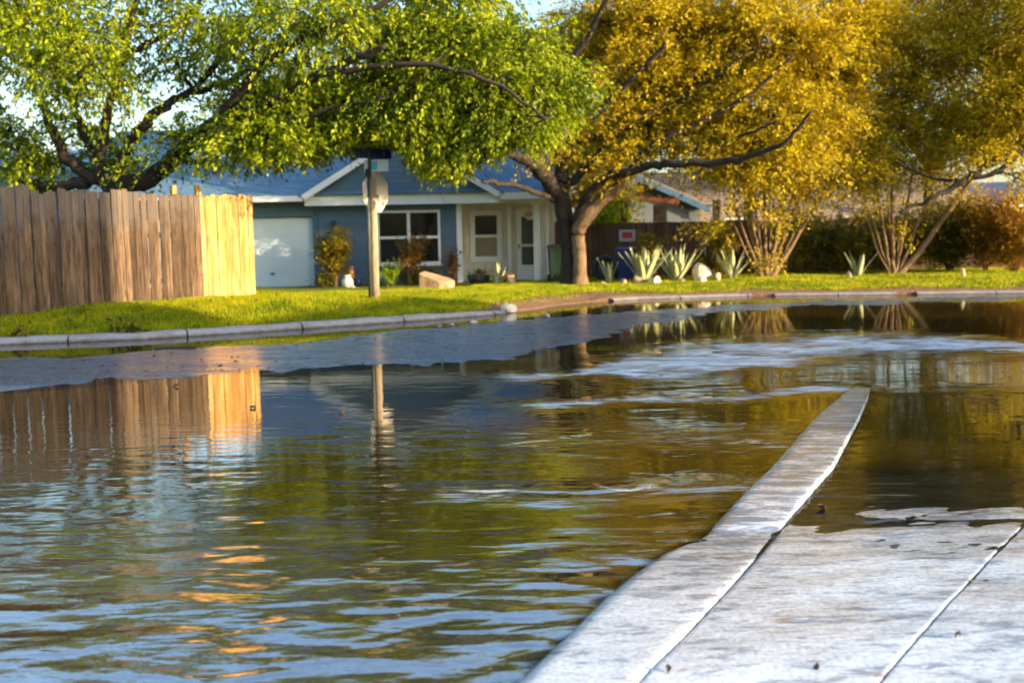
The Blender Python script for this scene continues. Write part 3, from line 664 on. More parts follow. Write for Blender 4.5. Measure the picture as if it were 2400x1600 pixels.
vase(2095, 27.3, [(-.3, 2050, 400, .055), (-.1, 2090, 330, .06), (.1, 2140, 380, .055), (.35, 2290, 400, .09), (.2, 2200, 440, .04), (-.25, 2010, 470, .035), (.15, 2120, 460, .03), (-.4, 1985, 530, .025), (.45, 2190, 520, .028), (0, 2075, 440, .03)],
     [(2080, 300, 0, 110, 1, 60, 2), (2110, 240, .3, 110, 1, 70, 2.2), (2130, 340, .3, 90, 1, 40, 1.0), (2120, 130, .3, 120, 1, 80, 2.0), (2200, 290, 0, 120, 1.2, 70, 3), (2060, 400, 0, 80, .8, 45, 1.0), (2180, 400, 0, 80, .8, 40, .9), (2330, 330, 0, 110, 1, 60, 2.0), (2250, 430, 0, 90, .8, 30, .5), (1990, 440, .2, 90, .8, 30, .5), (2090, 500, 0, 80, .6, 50, .3), (2220, 160, 0, 170, 1.5, 90, 3.6), (2380, 130, 0, 140, 1.5, 90, 3.4), (2230, 30, 0, 170, 1.6, 90, 3.4), (2390, 0, 0, 150, 1.6, 90, 2.4), (2280, -110, 0, 220, 1.8, 110, 3.2), (2500, 200, 0, 150, 1.5, 140, 2.6)],
     'golden mesquite of many thin stems near the right edge before the dark hedge', 41, 4300)
# long low limb from a tree whose trunk stands off to the right
D = 25.5
b = ground(2640, D)
tree('golden_mesquite_tree', 'golden mesquite whose long dark limb reaches in from the right edge', b,
     [[(*b, .24), (*at(2640, 540, D), .22), (*at(2620, 420, D), .2), (*at(2600, 300, D), .16)]],
     [pts(D, [(2625, 420, 0, .13), (2480, 330, 0, .12), (2390, 352, 0, .11), (2300, 398, 0, .09), (2240, 435, 0, .075), (2170, 472, 0, .05), (2110, 500, 0, .03)]),
      pts(D, [(2390, 356, 0, .07), (2320, 410, .2, .06), (2200, 420, .3, .04), (2100, 380, .3, .03)]), pts(D, [(2620, 340, 0, .1), (2500, 180, 0, .08), (2420, 20, 0, .06)])],
     bl(D, [(2440, 250, 0, 110, 1.2, 70, 2), (2350, 240, .2, 90, 1, 50, 1.4), (2300, 360, .2, 60, .6, 26, .5), (2440, 60, 0, 120, 1.4, 100, 2.2), (2600, 150, 0, 160, 1.8, 130, 3), (2640, -40, 0, 200, 2, 120, 3), (2390, 420, .1, 40, .4, 20, .2)]),
     GOLD, BARK, 2400, 22, .042, .7, .4, .07, seed=51)
# deeper row behind the roofs
for (px, D_, ty, w_, lab, sd) in ((800, 47, 190, 190, 'green tree showing between the garage roof and the spreading mesquite', 64), (1130, 46, 170, 190, 'green tree rising behind the front gable of the blue house', 65), (1760, 40, -60, 330, 'tall golden tree rising behind the grey roofed house, left of its pair', 61), (2180, 42, -80, 330, 'tall golden tree rising behind the grey roofed house, right of its pair', 62), (1420, 44, 60, 190, 'thin bronze tree standing far behind the blue roof beside the porch', 63)):
    b = ground(px, D_)
    bb = [(px+random.uniform(-1, 1)*w_*.75, ty+random.uniform(0, 1)*(330-ty), random.uniform(-2, 2), 130, 2.2, 80, 1) for _ in range(16)]
    tree('background_tree', lab, b, [[(*b, .3), (*at(px, 420, D_), .25), (*at(px+20, 250, D_), .15)]],
         [pts(D_, [(px+10, 400, 0, .15), (px+s*120, 250, 0, .09), (px+s*200, 120, 0, .05)]) for s in (-1, -.4, .5, 1)], bl(D_, bb), GREEN if sd > 63 else GOLD, BARK, 2400, 20, .06, 1.0, .3, .12, group='trees behind the roofs', seed=sd)

# ------------------------------------------------------------------ shrubs
def shrub(name, label, px, D_, w, h, leaf, n, seed, cat='shrub', group=None, lift=.15, ls=.035, stemn=7, bark=BARK2, up=.5):
    rg = random.Random(seed); np.random.seed(seed)
    b = ground(px, D_); root = thing(name, label, cat, b, 0, group)
    st = MB(); P_ = []; Dd = []
    for i in range(stemn):
        a = rg.uniform(0, 6.28); rr = rg.uniform(.3, 1)*w/2
        tip = Vector((math.cos(a)*rr, math.sin(a)*rr, h*rg.uniform(.6, 1.0)))
        m1 = tip*.5+Vector((0, 0, .08*h)); m1.x *= .7; m1.y *= .7
        st.tube([Vector((math.cos(a)*.04, math.sin(a)*.04, -.03)), m1, tip], [.018, .012, .004], 5)
        for _ in range(n//stemn):
            t = rg.uniform(lift, 1); p = (m1.lerp(tip, (t-.5)*2) if t > .5 else m1*(t*2))
            P_.append(p+Vector((rg.gauss(0, .12*w), rg.gauss(0, .12*w), rg.gauss(0, .07*h)))); Dd.append(Vector((rg.gauss(0, .5), rg.gauss(0, .5), rg.gauss(up, .4))).normalized())
    tag(st.build('stems', bark, root, True), kind='stuff')
    C, D = sprays(np.array(P_), np.array(Dd), 8, .2, .3, .03)
    C[:, 2] = np.maximum(C[:, 2], .01)
    tag(leaves('leaves', C, D, leaf, root, ls, .4), kind='stuff'); return root
shrub('garden_shrub', 'olive and yellow bushy shrub standing beside the white garage door', 785, 28.6, 1.05, 1.62, OLIVE, 1300, 71, lift=.3, stemn=11, up=.7)
shrub('garden_shrub', 'bronze airy shrub in front of the double window of the blue house', 955, 28.4, 1.15, 1.3, REDDISH, 420, 72, stemn=9, lift=.35)
shrub('small_plant', 'bright yellow-green plant at the foot of the sign pole side of the window', 915, 28.2, .45, .65, BRIGHT, 130, 73, 'plant')
shrub('garden_shrub', 'thin upright reddish shrub beside the white house corner trim', 1060, 28.7, .5, 1.0, REDDISH, 120, 74)
shrub('garden_shrub', 'tall yellow upright shrub rising behind the largest agave clump', 1520, 27.8, .7, 1.35, OLIVE, 380, 75, up=1.0)
shrub('dark_shrub', 'low dark rounded bush behind the tan boulder by the brown fence', 1650, 28.6, 1.3, .75, HEDGE, 420, 76)
shrub('dark_shrub', 'dark twiggy bush filling the gap between the two fan stemmed mesquites', 1965, 29, 3.0, 1.9, HEDGE, 2300, 77, stemn=16)
shrub('dark_shrub', 'wide dark hedge bush right of the fan stemmed mesquites', 2225, 28.5, 2.6, 1.95, HEDGE, 2600, 78, stemn=16)
shrub('autumn_shrub', 'large orange and gold shrub at the far right of the lawn', 2375, 27.0, 2.3, 2.15, AUTUMN, 2300, 79, stemn=14)
shrub('garden_shrub', 'olive brush growing before the brown fence left of the first fan stemmed mesquite', 1690, 28.2, .9, 1.45, OLIVE, 480, 80, up=.9)
shrub('dark_shrub', 'dark ground shrub at the foot of the blue wall under the double window', 985, 29.0, 1.6, .45, HEDGE, 380, 81)
shrub('dark_shrub', 'small dark shrub under the olive shrub by the garage door', 760, 28.6, .8, .32, HEDGE, 160, 82)
shrub('background_bush', 'tall golden green bush between the porch roof and the forked trunks', 1392, 36, 4.0, 5.2, OLIVE, 2600, 84, stemn=16, ls=.06, lift=.3)
shrub('background_bush', 'bright green bush seen through the gap under the cedar beam', 1440, 33.5, 2.2, 2.4, GREEN, 1100, 83, stemn=12, ls=.05, lift=.4)

shrub('hedge_bush', 'olive gold bush filling the hedge line behind the right fan stemmed mesquite', 2095, 29.2, 2.6, 1.7, OLIVE, 1300, 85, stemn=14)
shrub('hedge_bush', 'bronze topped bush between the wide dark hedge and the orange shrub', 2310, 28.0, 1.8, 2.0, AUTUMN, 1300, 86, stemn=12)
shrub('hedge_bush', 'brown olive bush between the first fan stemmed mesquite and the dark twiggy bush', 1875, 29.0, 1.7, 1.8, OLIVE, 900, 87, stemn=12)
shrub('hedge_bush', 'green gold bush low over the brown fence behind the wide dark hedge', 2185, 29.6, 2.4, 2.0, OLIVE, 1100, 88, stemn=12)

def agave(label, px, D_, h, n, seed, fan=.8):
    rg = random.Random(seed); b = ground(px, D_); root = thing('agave_plant', label, 'agave', b, rg.uniform(0, 6), 'agaves along the garden bed')
    for i in range(n):
        a = 2*math.pi*i/n*1.618*2+rg.uniform(-.2, .2); out = rg.uniform(.25, 1)*fan; L = h*rg.uniform(.75, 1.1)
        dr = Vector((math.cos(a)*out, math.sin(a)*out, 1)).normalized(); side = Vector((-math.sin(a), math.cos(a), 0)); nrm = dr.cross(side)
        Vv = []; w0 = .055*h/.7
        K = 6
        for k in range(K+1):
            t = k/K; p = dr*L*t+Vector((math.cos(a), math.sin(a), 0))*(.16*L*t*t)*out+Vector((0, 0, -.03))
            w = w0*(.7+.9*t*(1-t)*2)*(1-t**3)+.002
            Vv += [p-side*w+nrm*-.012, p+nrm*.018*(1-t), p+side*w+nrm*-.012, p-nrm*(.03*(1-t)+.004)]
        Fs = []
        for k in range(K):
            for j in range(4): Fs.append((k*4+j, k*4+(j+1) % 4, (k+1)*4+(j+1) % 4, (k+1)*4+j))
        Fs += [(3, 2, 1, 0), tuple(K*4+j for j in range(4))]
        poly('leaf', Vv, Fs, AGAVE, root, True)
    return root
agave('grey green agave in the bed below the cream porch window', 1165, 27.6, .78, 9, 1, .8)
agave('slim agave right of the forked mesquite before the leaning tyre', 1428, 27.0, .75, 8, 2, .45)
agave('largest agave clump, in front of the blue bin edge', 1508, 26.7, 1.12, 20, 3, .7)
agave('tall agave between the largest clump and the tan boulder', 1585, 27.0, 1.05, 14, 4, .75)
agave('agave with a leaning leaf, left of the first fan stemmed mesquite', 1715, 27.0, .92, 12, 5, .85)
agave('small pale agave in the shade between the two fan stemmed mesquites', 2010, 27.2, .8, 8, 6, .7)

# ------------------------------------------------------------------ grass
rg = np.random.RandomState(5)
def grass(name, n, x0, x1, q0, q1, h0, h1, w, cond=None):
    X = rg.uniform(x0, x1, n); Q = rg.uniform(q0, q1, n); Y = kerb_y(X)+.16+Q
    bx = (1-sm(.02, .2, Q))*.7 + .95*sm(1.2, 2.4, X)*(1-sm(.3, .75, Q+.25*np.sin(X*1.9)+.15*np.sin(X*5.3))) + .95*sm(-.8, -.3, X)*(1-sm(2.0, 2.6, X))*(1-sm(1.0, 1.4, Q))
    keep = (rg.rand(n) > bx)
    u = (X+5.67)*math.cos(.035)+(Y-29.6)*math.sin(.035)
    keep &= ~((Y > 29.3) & (X < 2))
    X, Y = X[keep], Y[keep]; n = len(X)
    Zg = lawn_z(X, Y)-.005; h = rg.uniform(h0, h1, n); a = rg.uniform(0, 3.14, n); lean = rg.normal(0, .35, (n, 2))*h[:, None]
    B = np.stack([X, Y, Zg], -1); d = np.stack([np.cos(a)*w, np.sin(a)*w, np.zeros(n)], -1)
    T = B+np.stack([lean[:, 0], lean[:, 1], h], -1)
    V = np.stack([B-d, B+d, T], 1)
    return tag(mesh_np(name, V, np.arange(3*n).reshape(-1, 3), GRASS, nv=3), 'short lawn grass lit yellow green by low sun', 'grass', kind='stuff')
grass('grass', 150000, -9, 1.4, 0, 6.5, .03, .09, .008)
g2 = grass('grass', 110000, -1, 15, 0, 9, .03, .085, .010)
g2['label'] = 'sunlit lawn grass in front of the house and agaves'
def tuft(label, px, py, w, h, n, leaf, seed):
    np.random.seed(seed); p = gnd(px, py, .14); p.y = float(kerb_y(p.x))+.12
    root = thing('weed_tuft', label, 'weed', (p.x, p.y, .13), 0, 'weeds rooted in the kerb joints')
    Cc = np.random.normal(size=(n, 3))*[w, w*.5, h*.5]; Cc[:, 2] = np.abs(Cc[:, 2])-.02; Dd = np.random.normal(size=(n, 3))+[0, -.4, .6]
    tag(leaves('leaves', Cc, Dd, leaf, root, .05, .35), kind='stuff')
tuft('dark weed hanging over the kerb joint below the sunlit fence', 312, 770, .12, .16, 120, HEDGE, 1)
tuft('small dark weed over the kerb near the left edge', 32, 785, .07, .11, 60, HEDGE, 2)

# ------------------------------------------------------------------ wooden fence
fb = Vector((FB.x, FB.y, 0)); ang = math.atan2(FDIR.y, FDIR.x)
fence = thing('wooden_fence', 'weathered wooden picket fence with fresh yellow boards at its end', 'fence', (FA.x, FA.y, 0), ang)
Lf = (Vector((FB.x, FB.y, 0))-Vector((FA.x, FA.y, 0))).length
# top of the fence in the photograph, px -> py
TP = [(-400, 425), (0, 440), (40, 435), (75, 434), (110, 456), (150, 443), (200, 446), (255, 449), (300, 439), (340, 454), (390, 456), (440, 454), (475, 458), (520, 456), (600, 456)]
x = -6.2; i = 0; R_ = random.Random(4)
while x < Lf-.02:
    w = R_.uniform(.10, .135)
    if x+w > Lf-.06: w = Lf-x
    pm = Vector((FA.x, FA.y, 0))+FDIR*(x+w/2)
    zg = lz(pm.x, pm.y)
    px = 1200+F*pm.x/(pm.y*math.cos(PITCH)+.01)
    py = np.interp(px, [t[0] for t in TP], [t[1] for t in TP])
    zt = at(px, py, pm.y).z + R_.uniform(-.022, .018)
    if px < -50: zt = zg+2.0+R_.uniform(-.03, .03)
    zb = zg - .03 + (R_.uniform(0, .07) if px < 470 else 0)
    new = px > 478
    yo = R_.uniform(-.010, .010) + (.0 if i % 2 else .012); lean = R_.uniform(-.012, .012); th = .018; g = .001 if new else R_.uniform(.0005, .003)
    me_pts = [(x+g, yo, zb), (x+w-g, yo+R_.uniform(-.006, .006), zb+R_.uniform(0, .02)), (x+w-g, yo+th, zb), (x+g, yo+th, zb)]
    c = .006 if new else R_.uniform(.0, .012); dz = R_.uniform(-.012, .012)
    me_pts += [(x+g+lean+c*.5, yo, zt-c), (x+w-g+lean-c*.5, yo, zt-c+dz), (x+w-g+lean-c*.5, yo+th, zt-c+dz), (x+g+lean+c*.5, yo+th, zt-c)]
    MB().hexa(me_pts).build('board', NEWB if new else WEATH, fence)
    x += w; i += 1
for zz in (.35, 1.1, 1.62):
    MB().box((-6.2, .045, .39+zz*1.08-.045), (Lf-.03, .085, .39+zz*1.08+.045)).build('rail', WEATH, fence)
xx = -5.6
while xx < Lf:
    MB().box((xx, .09, .1), (xx+.09, .18, 2.2)).build('post', WEATH, fence); xx += 2.35
for px, h_ in ((427, 2.07), (493, 2.09)):
    # two posts standing a little proud of the boards
    t = (px/600.0)*Lf*.93
    MB().box((t, .09, .1), (t+.09, .18, 0.39+h_)).build('post', NEWB, fence)
# return run going back towards the garage
ret = Vector((-.35, 1, 0)).normalized()
for k in range(12):
    a = fb+ret*(.05+k*.145)
    a2 = a+ret*.135; nn = Vector((ret.y, -ret.x, 0))*.018
    loc_ = fence.matrix_world
    Mi = Matrix.Translation((FA.x, FA.y, 0)) @ Matrix.Rotation(ang, 4, 'Z'); Mi = Mi.inverted()
    P4 = [Mi @ Vector((p.x, p.y, z)) for z in (.3, 2.3) for p in (a, a2, a2-nn, a-nn)]
    MB().hexa(P4).build('board', WEATH, fence)

# ------------------------------------------------------------------ street sign on its wooden pole
pz = lz(-2.45, 18.4)
pb = at(880, 690, 19.6)
sg = thing('stop_sign', 'stop sign seen from its pale back on a round wooden pole', 'street sign', (pb.x, pb.y, lz(pb.x, pb.y)))
MB().tube([(0, 0, -.1), (0, 0, .8), (.005, 0, 1.6), (.01, 0, 2.28)], [.082, .078, .074, .07], 14).build('pole', POLE, sg, True)
MB().tube([(-.04, -.01, 2.2), (-.04, -.01, 3.25)], [.03, .03], 8).build('upper_pole', STEEL, sg, True)
MB().tube([(-.085, -.05, -.1), (-.085, -.05, 1.2), (-.075, -.05, 2.45)], [.04, .04, .04], 8).build('shade_rod', STEEL, sg, True)  # dark rod added as the shaded left side of the round pole
def plate(M4, w, h, th, name, mat, parent, n=4):
    mb = MB()
    if n == 8:
        r = w/2/math.cos(math.pi/8); P8 = [(r*math.cos(math.pi/8+k*math.pi/4), r*math.sin(math.pi/8+k*math.pi/4)) for k in range(8)]
        V = [M4 @ Vector((a, -th/2, b)) for a, b in P8]+[M4 @ Vector((a, th/2, b)) for a, b in P8]
        Fs = [tuple(range(8)), tuple(range(8, 16))[::-1]]+[(k, k+8, (k+1) % 8+8, (k+1) % 8) for k in range(8)]
        return poly(name, V, Fs, mat, parent)
    mb.box((-w/2, -th/2, -h/2), (w/2, th/2, h/2), M4); return mb.build(name, mat, parent)
zc = at(888, 449, 19.6).z-lz(pb.x, pb.y)
Ms = Matrix.Translation((.045, .13, zc)) @ Matrix.Rotation(rad(59), 4, 'Z')
plate(Ms, .76, .76, .006, 'sign_plate', SIGNBACK, sg, 8)
Ms2 = Matrix.Translation((.045, .136, zc)) @ Matrix.Rotation(rad(59), 4, 'Z') @ Matrix.Translation((0, .002, 0))
plate(Ms2 , .745, .745, .003, 'sign_face', RED, sg, 8)
MB().box((-.10, .085, zc-.1), (.10, .105, zc-.06)).build('bracket', STEEL, sg)
zb2 = at(888, 388, 19.6).z-lz(pb.x, pb.y)
M4 = Matrix.Translation((.085, .03, zb2)) @ Matrix.Rotation(rad(-8), 4, 'Z')
b1 = plate(M4, .47, .22, .008, 'name_blade', SIGNW, sg)
plate(M4 @ Matrix.Translation((-.055, -.006, 0)), .16, .16, .003, 'blade_panel', SIGNC, sg)
plate(M4 @ Matrix.Translation((.12, -.006, -.01)), .13, .10, .003, 'blade_panel', SIGNW, sg)
M5 = Matrix.Translation((.04, .05, at(888, 360, 19.6).z-lz(pb.x, pb.y))) @ Matrix.Rotation(rad(30), 4, 'Z')
plate(M5, .72, .18, .008, 'name_blade', NAVY, sg)

# ------------------------------------------------------------------ blue house
HA = rad(1.6); HO = Vector((at(740, 600, 29.6).x, 29.6, .12))
house = thing('blue_house', 'single storey blue house with white garage door, gable and porch', 'house', HO, HA)
def HB(name, a, b, mat, parent=house): return MB().box(a, b).build(name, mat, parent)
Hz = lambda py: at(960, py, 29.6).z-HO.z
zE = 2.44   # eave underside
# walls (sheathing behind the siding boards)
HB('wall', (-5.8, .06, -.3), (-5.0, 6, zE), BLUE)
HB('wall', (0, .06, -.3), (4.1, .30, zE), BLUE)
HB('wall', (4.12, 1.2, -.3), (7.1, 1.4, zE), CREAM)
HB('wall', (3.9, .31, -.3), (4.1, 1.19, zE), CREAM)
HB('wall', (6.9, 1.41, -.3), (7.1, 9, zE), CREAM)
HB('wall', (-5.8, 8.8, -.3), (6.89, 9, zE), BLUE)
# window openings are dark boxes set proud of the sheathing; siding boards run around them
W0, W1, WZ0, WZ1 = 1.78, 3.60, .60, 2.15
k = 0; z = -.1
while z < 2.30:
    segs = [(0.10, 4.06)]
    if z+.15 > WZ0 and z < WZ1: segs = [(0.10, W0-.03), (W1+.03, 4.06)]
    for a, b_ in segs:
        mb = MB(); zt = min(z+.155, 2.31)
        mb.hexa([(a, .028, z), (b_, .028, z), (b_, .058, z), (a, .058, z), (a, .044, zt), (b_, .044, zt), (b_, .058, zt), (a, .058, zt)])
        mb.build('siding_board', BLUE, house)
    z += .15
# garage door: header, jambs, sections
HB('garage_header', (-4.98, .03, 2.02), (-.02, .3, 2.42), BLUEDK if False else BLUE)
gd = HB('garage_door', (-4.9, .14, -.1), (-.06, .17, 2.0), DOORW)
for r in range(4):
    z0 = -.08+r*.52
    for c in range(8):
        x0 = -4.88+c*.603
        HB('door_panel', (x0+.03, .134, z0+.05), (x0+.573, .139, z0+.47), DOORW, gd)
    HB('door_section', (-4.89, .137, z0+.505), (-.07, .1395, z0+.509), PALEW, gd)
HB('handle', (-1.33, .095, .38), (-1.22, .119, .42), STEEL, gd)
HB('door_jamb', (-.055, .0, -.1), (.09, .13, 2.02), BLUEDK)
HB('corner_trim', (4.07, .0, -.3), (4.22, .05, 2.3), WHITE)
HB('corner_trim', (4.103, .055, -.3), (4.22, .2, 2.3), WHITE)
def window(x0, x1, z0, z1, y, cols, rows, fr, mat, parent=house, lower=None, fw_=.075):
    w = MB()
    w.box((x0, y-.05, z0), (x0+fr, y, z1)).box((x1-fr, y-.05, z0), (x1, y, z1)).box((x0+fr, y-.05, z1-fr), (x1-fr, y, z1)).box((x0+fr, y-.05, z0), (x1-fr, y, z0+fr))
    o = w.build('window', mat, parent)
    iw = (x1-x0-2*fr); ih = (z1-z0-2*fr)
    for c in range(1, cols):
        xc = x0+fr+iw*c/cols; HB('mullion', (xc-fw_/2*1.2, y-.047, z0+fr), (xc+fw_/2*1.2, y, z1-fr), mat, o)
    for c in range(cols):
        for r in range(rows):
            xa = x0+fr+iw*c/cols+(fw_*.6 if c else 0); xb = x0+fr+iw*(c+1)/cols-(fw_*.6 if c < cols-1 else 0)
            za = z0+fr+ih*r/rows+(fw_/2 if r else 0); zb_ = z0+fr+ih*(r+1)/rows-(fw_/2 if r < rows-1 else 0)
            if r: HB('sash_bar', (xa, y-.04, za-fw_), (xb, y, za), mat, o)
            if lower and r == 0:
                HB('blind', (xa+.01, y-.008, za+.005), (xb-.01, y-.003, zb_-.005), CURTAIN, o)
                HB('pane', (xa, y-.018, za), (xb, y-.013, zb_), PANE, o)
            else:
                HB('pane', (xa, y-.02, za), (xb, y-.012, zb_), GLASS, o)
    return o
window(W0, W1, WZ0, WZ1, .055, 2, 2, .07, WHITE)
HB('window_sill', (W0-.05, -.03, WZ0-.05), (W1+.05, .027, WZ0-.003), WHITE)
# porch window and shutters on the recessed cream wall
window(4.44, 5.40, .62, 2.14, 1.195, 1, 2, .15, WHITE, lower=True)
for xa in (4.26, 5.42):
    sh = HB('shutter', (xa, 1.16, .66), (xa+.15, 1.195, 2.08), CREAM)
    for kk in range(9): HB('slat', (xa+.025, 1.145, .72+kk*.148), (xa+.125, 1.158, .80+kk*.148), CREAM, sh)
HB('porch_post', (5.56, .95, -.2), (5.67, 1.08, 2.3), WHITE)
# storm door
sd = HB('door', (5.84, 1.12, -.02), (6.66, 1.19, 2.16), WHITE)
HB('pane', (5.98, 1.105, 1.12), (6.52, 1.119, 1.93), SCREEN, sd); HB('pane', (5.98, 1.105, .5), (6.52, 1.119, 1.04), SCREEN, sd)
HB('sash_bar', (5.98, 1.10, 1.042), (6.52, 1.119, 1.118), SIGNBACK, sd)
HB('handle', (5.88, 1.07, .98), (5.92, 1.119, 1.12), STEEL, sd)
HB('step', (5.6, .3, -.25), (6.95, 1.11, -.05), KERB)
# columns
cpt = HB('porch_column', (6.17+.12, -.02, -.25), (6.17+.30, .16, 2.26), WHITE); bevel(cpt, .012)
HB('column_cap', (6.22, -.05, 2.262), (6.56, .19, 2.40), WHITE)
HB('porch_column', (6.66, -.02, -.25), (6.72, .04, 2.3), WHITE)
HB('porch_column', (6.86, -.04, -.25), (7.10, .08, 2.3), CREAM)
HB('shutter', (6.90, -.075, .5), (7.04, -.045, 1.75), BROWNP)
# frieze beams
fz = HB('frieze', (-.22, -.30, 2.31), (5.3, -.24, 2.60), WHITE)
HB('soffit', (-5.7, -.235, 2.44), (7.2, 1.19, 2.50), PALEW)
HB('beam', (4.23, -.02, 2.31), (7.15, .10, 2.437), WHITE)
HB('fascia', (-5.8, -.42, 2.44), (-.25, -.38, 2.60), WHITE)
HB('fascia', (5.32, -.42, 2.40), (7.25, -.38, 2.60), WHITE)
HB('soffit', (-5.8, -.378, 2.42), (-.25, -.24, 2.45), ROCKD)
# main roof: courses of shingles as stepped strips
def roof_plane(P0, P1, P2, P3, course, name, mat, parent, th=.02, trim=None):
    """P0-P1 eave, P3-P2 ridge; stepped courses"""
    P0, P1, P2, P3 = map(Vector, (P0, P1, P2, P3)); n = max(2, int(((P3-P0).length)/course)); nr = (P1-P0).cross(P3-P0).normalized()
    if nr.z < 0: nr = -nr
    mb = MB()
    for i in range(n):
        t0, t1 = i/n, (i+1)/n
        a, b_, c, d = P0.lerp(P3, t0), P1.lerp(P2, t0), P1.lerp(P2, t1), P0.lerp(P3, t1)
        mb.hexa([a-nr*.03, b_-nr*.03, c-nr*.03, d-nr*.03, a+nr*th, b_+nr*th, c+nr*.002, d+nr*.002])
    return mb.build(name, mat, parent)
ZR = 5.02; VR = 4.7
roof_plane((-7.0, -.40, 2.62), (7.3, -.40, 2.62), (7.3, VR, ZR), (-7.0, VR, ZR), .15, 'roof', SHINGLE, house)
roof_plane((7.3, 9.6, 2.62), (-7.0, 9.6, 2.62), (-7.0, VR, ZR), (7.3, VR, ZR), .5, 'roof', SHINGLE, house)
for sx in (7.3, -7.06):
    HB('rake_board', (sx, -.40, 2.3), (sx+.04, -.36, 2.6), WHITE)
    poly('gable_wall', [(sx, 0, 2.5), (sx, 9.4, 2.5), (sx, VR, ZR-.05)], [(0, 1, 2)], BLUE, house)
HB('wall', (-7.0, 2, -.3), (-5.81, 2.2, 2.6), BLUE)
# front gable
GL, GR, GP, GZ = -.26, 5.34, 2.54, 4.28
def rk(xa, za, xb, zb_, y0, y1, t, mat, name):
    d = Vector((xb-xa, 0, zb_-za)).normalized(); nn = Vector((-d.z, 0, d.x)) if d.x > 0 else Vector((d.z, 0, -d.x))
    a = Vector((xa, 0, za)); b_ = Vector((xb, 0, zb_))
    mb = MB(); L = [a, b_, b_-nn*t, a-nn*t]
    mb.hexa([Vector((p.x, y0, p.z)) for p in (L[3], L[2], L[1], L[0])]+[Vector((p.x, y1, p.z)) for p in (L[3], L[2], L[1], L[0])]); return mb.build(name, mat, house)
rk(GL-.02, 2.60, GP, GZ+.04, -.46, -.42, .17, WHITE, 'rake_board')
rk(GR+.02, 2.60, GP, GZ+.04, -.46, -.42, .17, WHITE, 'rake_board')
# gable siding boards
z = 2.62; slope = (GZ-2.6)/(GP-GL)
while z < GZ-.15:
    zt = z+.15; i0 = (z-2.6)/slope+.1; i1 = (zt-2.6)/slope+.1
    xa, xb = GL+i0, GR-i0; xc, xd = GL+i1, GR-i1
    if xd > xc:
        MB().hexa([(xa, -.25, z), (xb, -.25, z), (xb, -.20, z), (xa, -.20, z), (xc, -.235, zt), (xd, -.235, zt), (xd, -.20, zt), (xc, -.20, zt)]).build('siding_board', BLUE, house)
    z = zt
# gable roof slopes run back into the main roof
def back(zz): return -.40+(zz-2.62)/(ZR-2.62)*(VR+.40)
for (xa, xb) in ((GL-.1, GP), (GR+.1, GP)):
    th = .05
    V = [(xa, -.46, 2.60), (xb, -.46, GZ+.08), (xb, back(GZ+.08)+.15, GZ+.08), (xa, back(2.6)+.15, 2.60)]
    V2 = [(a, b_, c-th) for a, b_, c in V]
    poly('roof', V+V2, [(0, 1, 2, 3), (7, 6, 5, 4), (0, 4, 5, 1), (1, 5, 6, 2), (2, 6, 7, 3), (3, 7, 4, 0)], SHINGLE, house)
tp = thing('wall_lantern', 'small dark lantern on the blue wall above the olive shrub', 'lantern', house.matrix_world @ Vector((0, 0, 0)))
tp.location = HO+Matrix.Rotation(HA, 3, 'Z') @ Vector(((787-740)/81, -.02, Hz(522)))
MB().lathe((0, -.06, -.09), [(.03, 0), (.05, .02), (.06, .13), (.075, .15), (.02, .2)], 8).build('lamp_body', STEEL, tp)
MB().box((-.02, -.05, .0), (.02, .03, .04)).build('bracket', STEEL, tp)
hp = thing('hanging_basket', 'orange and white flower basket hanging before the storm door', 'flower basket')
hp.location = HO+Matrix.Rotation(HA, 3, 'Z') @ Vector(((1242-740)/81, .35, Hz(520)))
MB().lathe((0, 0, 0), [(.04, 0), (.11, .04), (.14, .12)], 12).build('pot', CREAM, hp, True)
np.random.seed(9); C_ = np.random.normal(size=(160, 3))*[.08, .08, .05]+[0, 0, .15]
tag(leaves('flowers', C_, np.random.normal(size=(160, 3)), TERRA, hp, .03), kind='stuff')
MB().tube([(0, 0, .15), (0, 0, Hz(455)-Hz(520)+.1)], [.005, .005], 5).build('cord', STEEL, hp)

# ------------------------------------------------------------------ things by the house
def rock(name, label, px, D_, w, h, d, mat, seed, sides=14, group=None, rz=0, sink=.05, loc=None):
    rg_ = np.random.RandomState(seed)
    b = loc or ground(px, D_); root_v = []; rings = 7
    for i in range(rings+1):
        ph = math.pi*i/rings
        for k in range(sides):
            a = 2*math.pi*k/sides
            root_v.append([math.sin(ph)*math.cos(a), math.sin(ph)*math.sin(a), -math.cos(ph)])
    V = np.array(root_v); 
    for _ in range(9):   # chip flat faces
        nn = rg_.normal(size=3); nn[2] *= .6; nn /= np.linalg.norm(nn); lim = rg_.uniform(.55, .85); dd = V@nn; V -= np.outer(np.maximum(dd-lim, 0), nn)
    V += rg_.normal(size=V.shape)*.015
    V *= [w/2, d/2, h/2]; V[:, 2] += h/2-sink
    Fq = []
    for i in range(rings):
        for k in range(sides): Fq.append((i*sides+k, i*sides+(k+1) % sides, (i+1)*sides+(k+1) % sides, (i+1)*sides+k))
    o = poly(name, V, Fq, mat); o.location = b; o.rotation_euler = (0, 0, rz)
    return tag(o, label, 'rock', group)
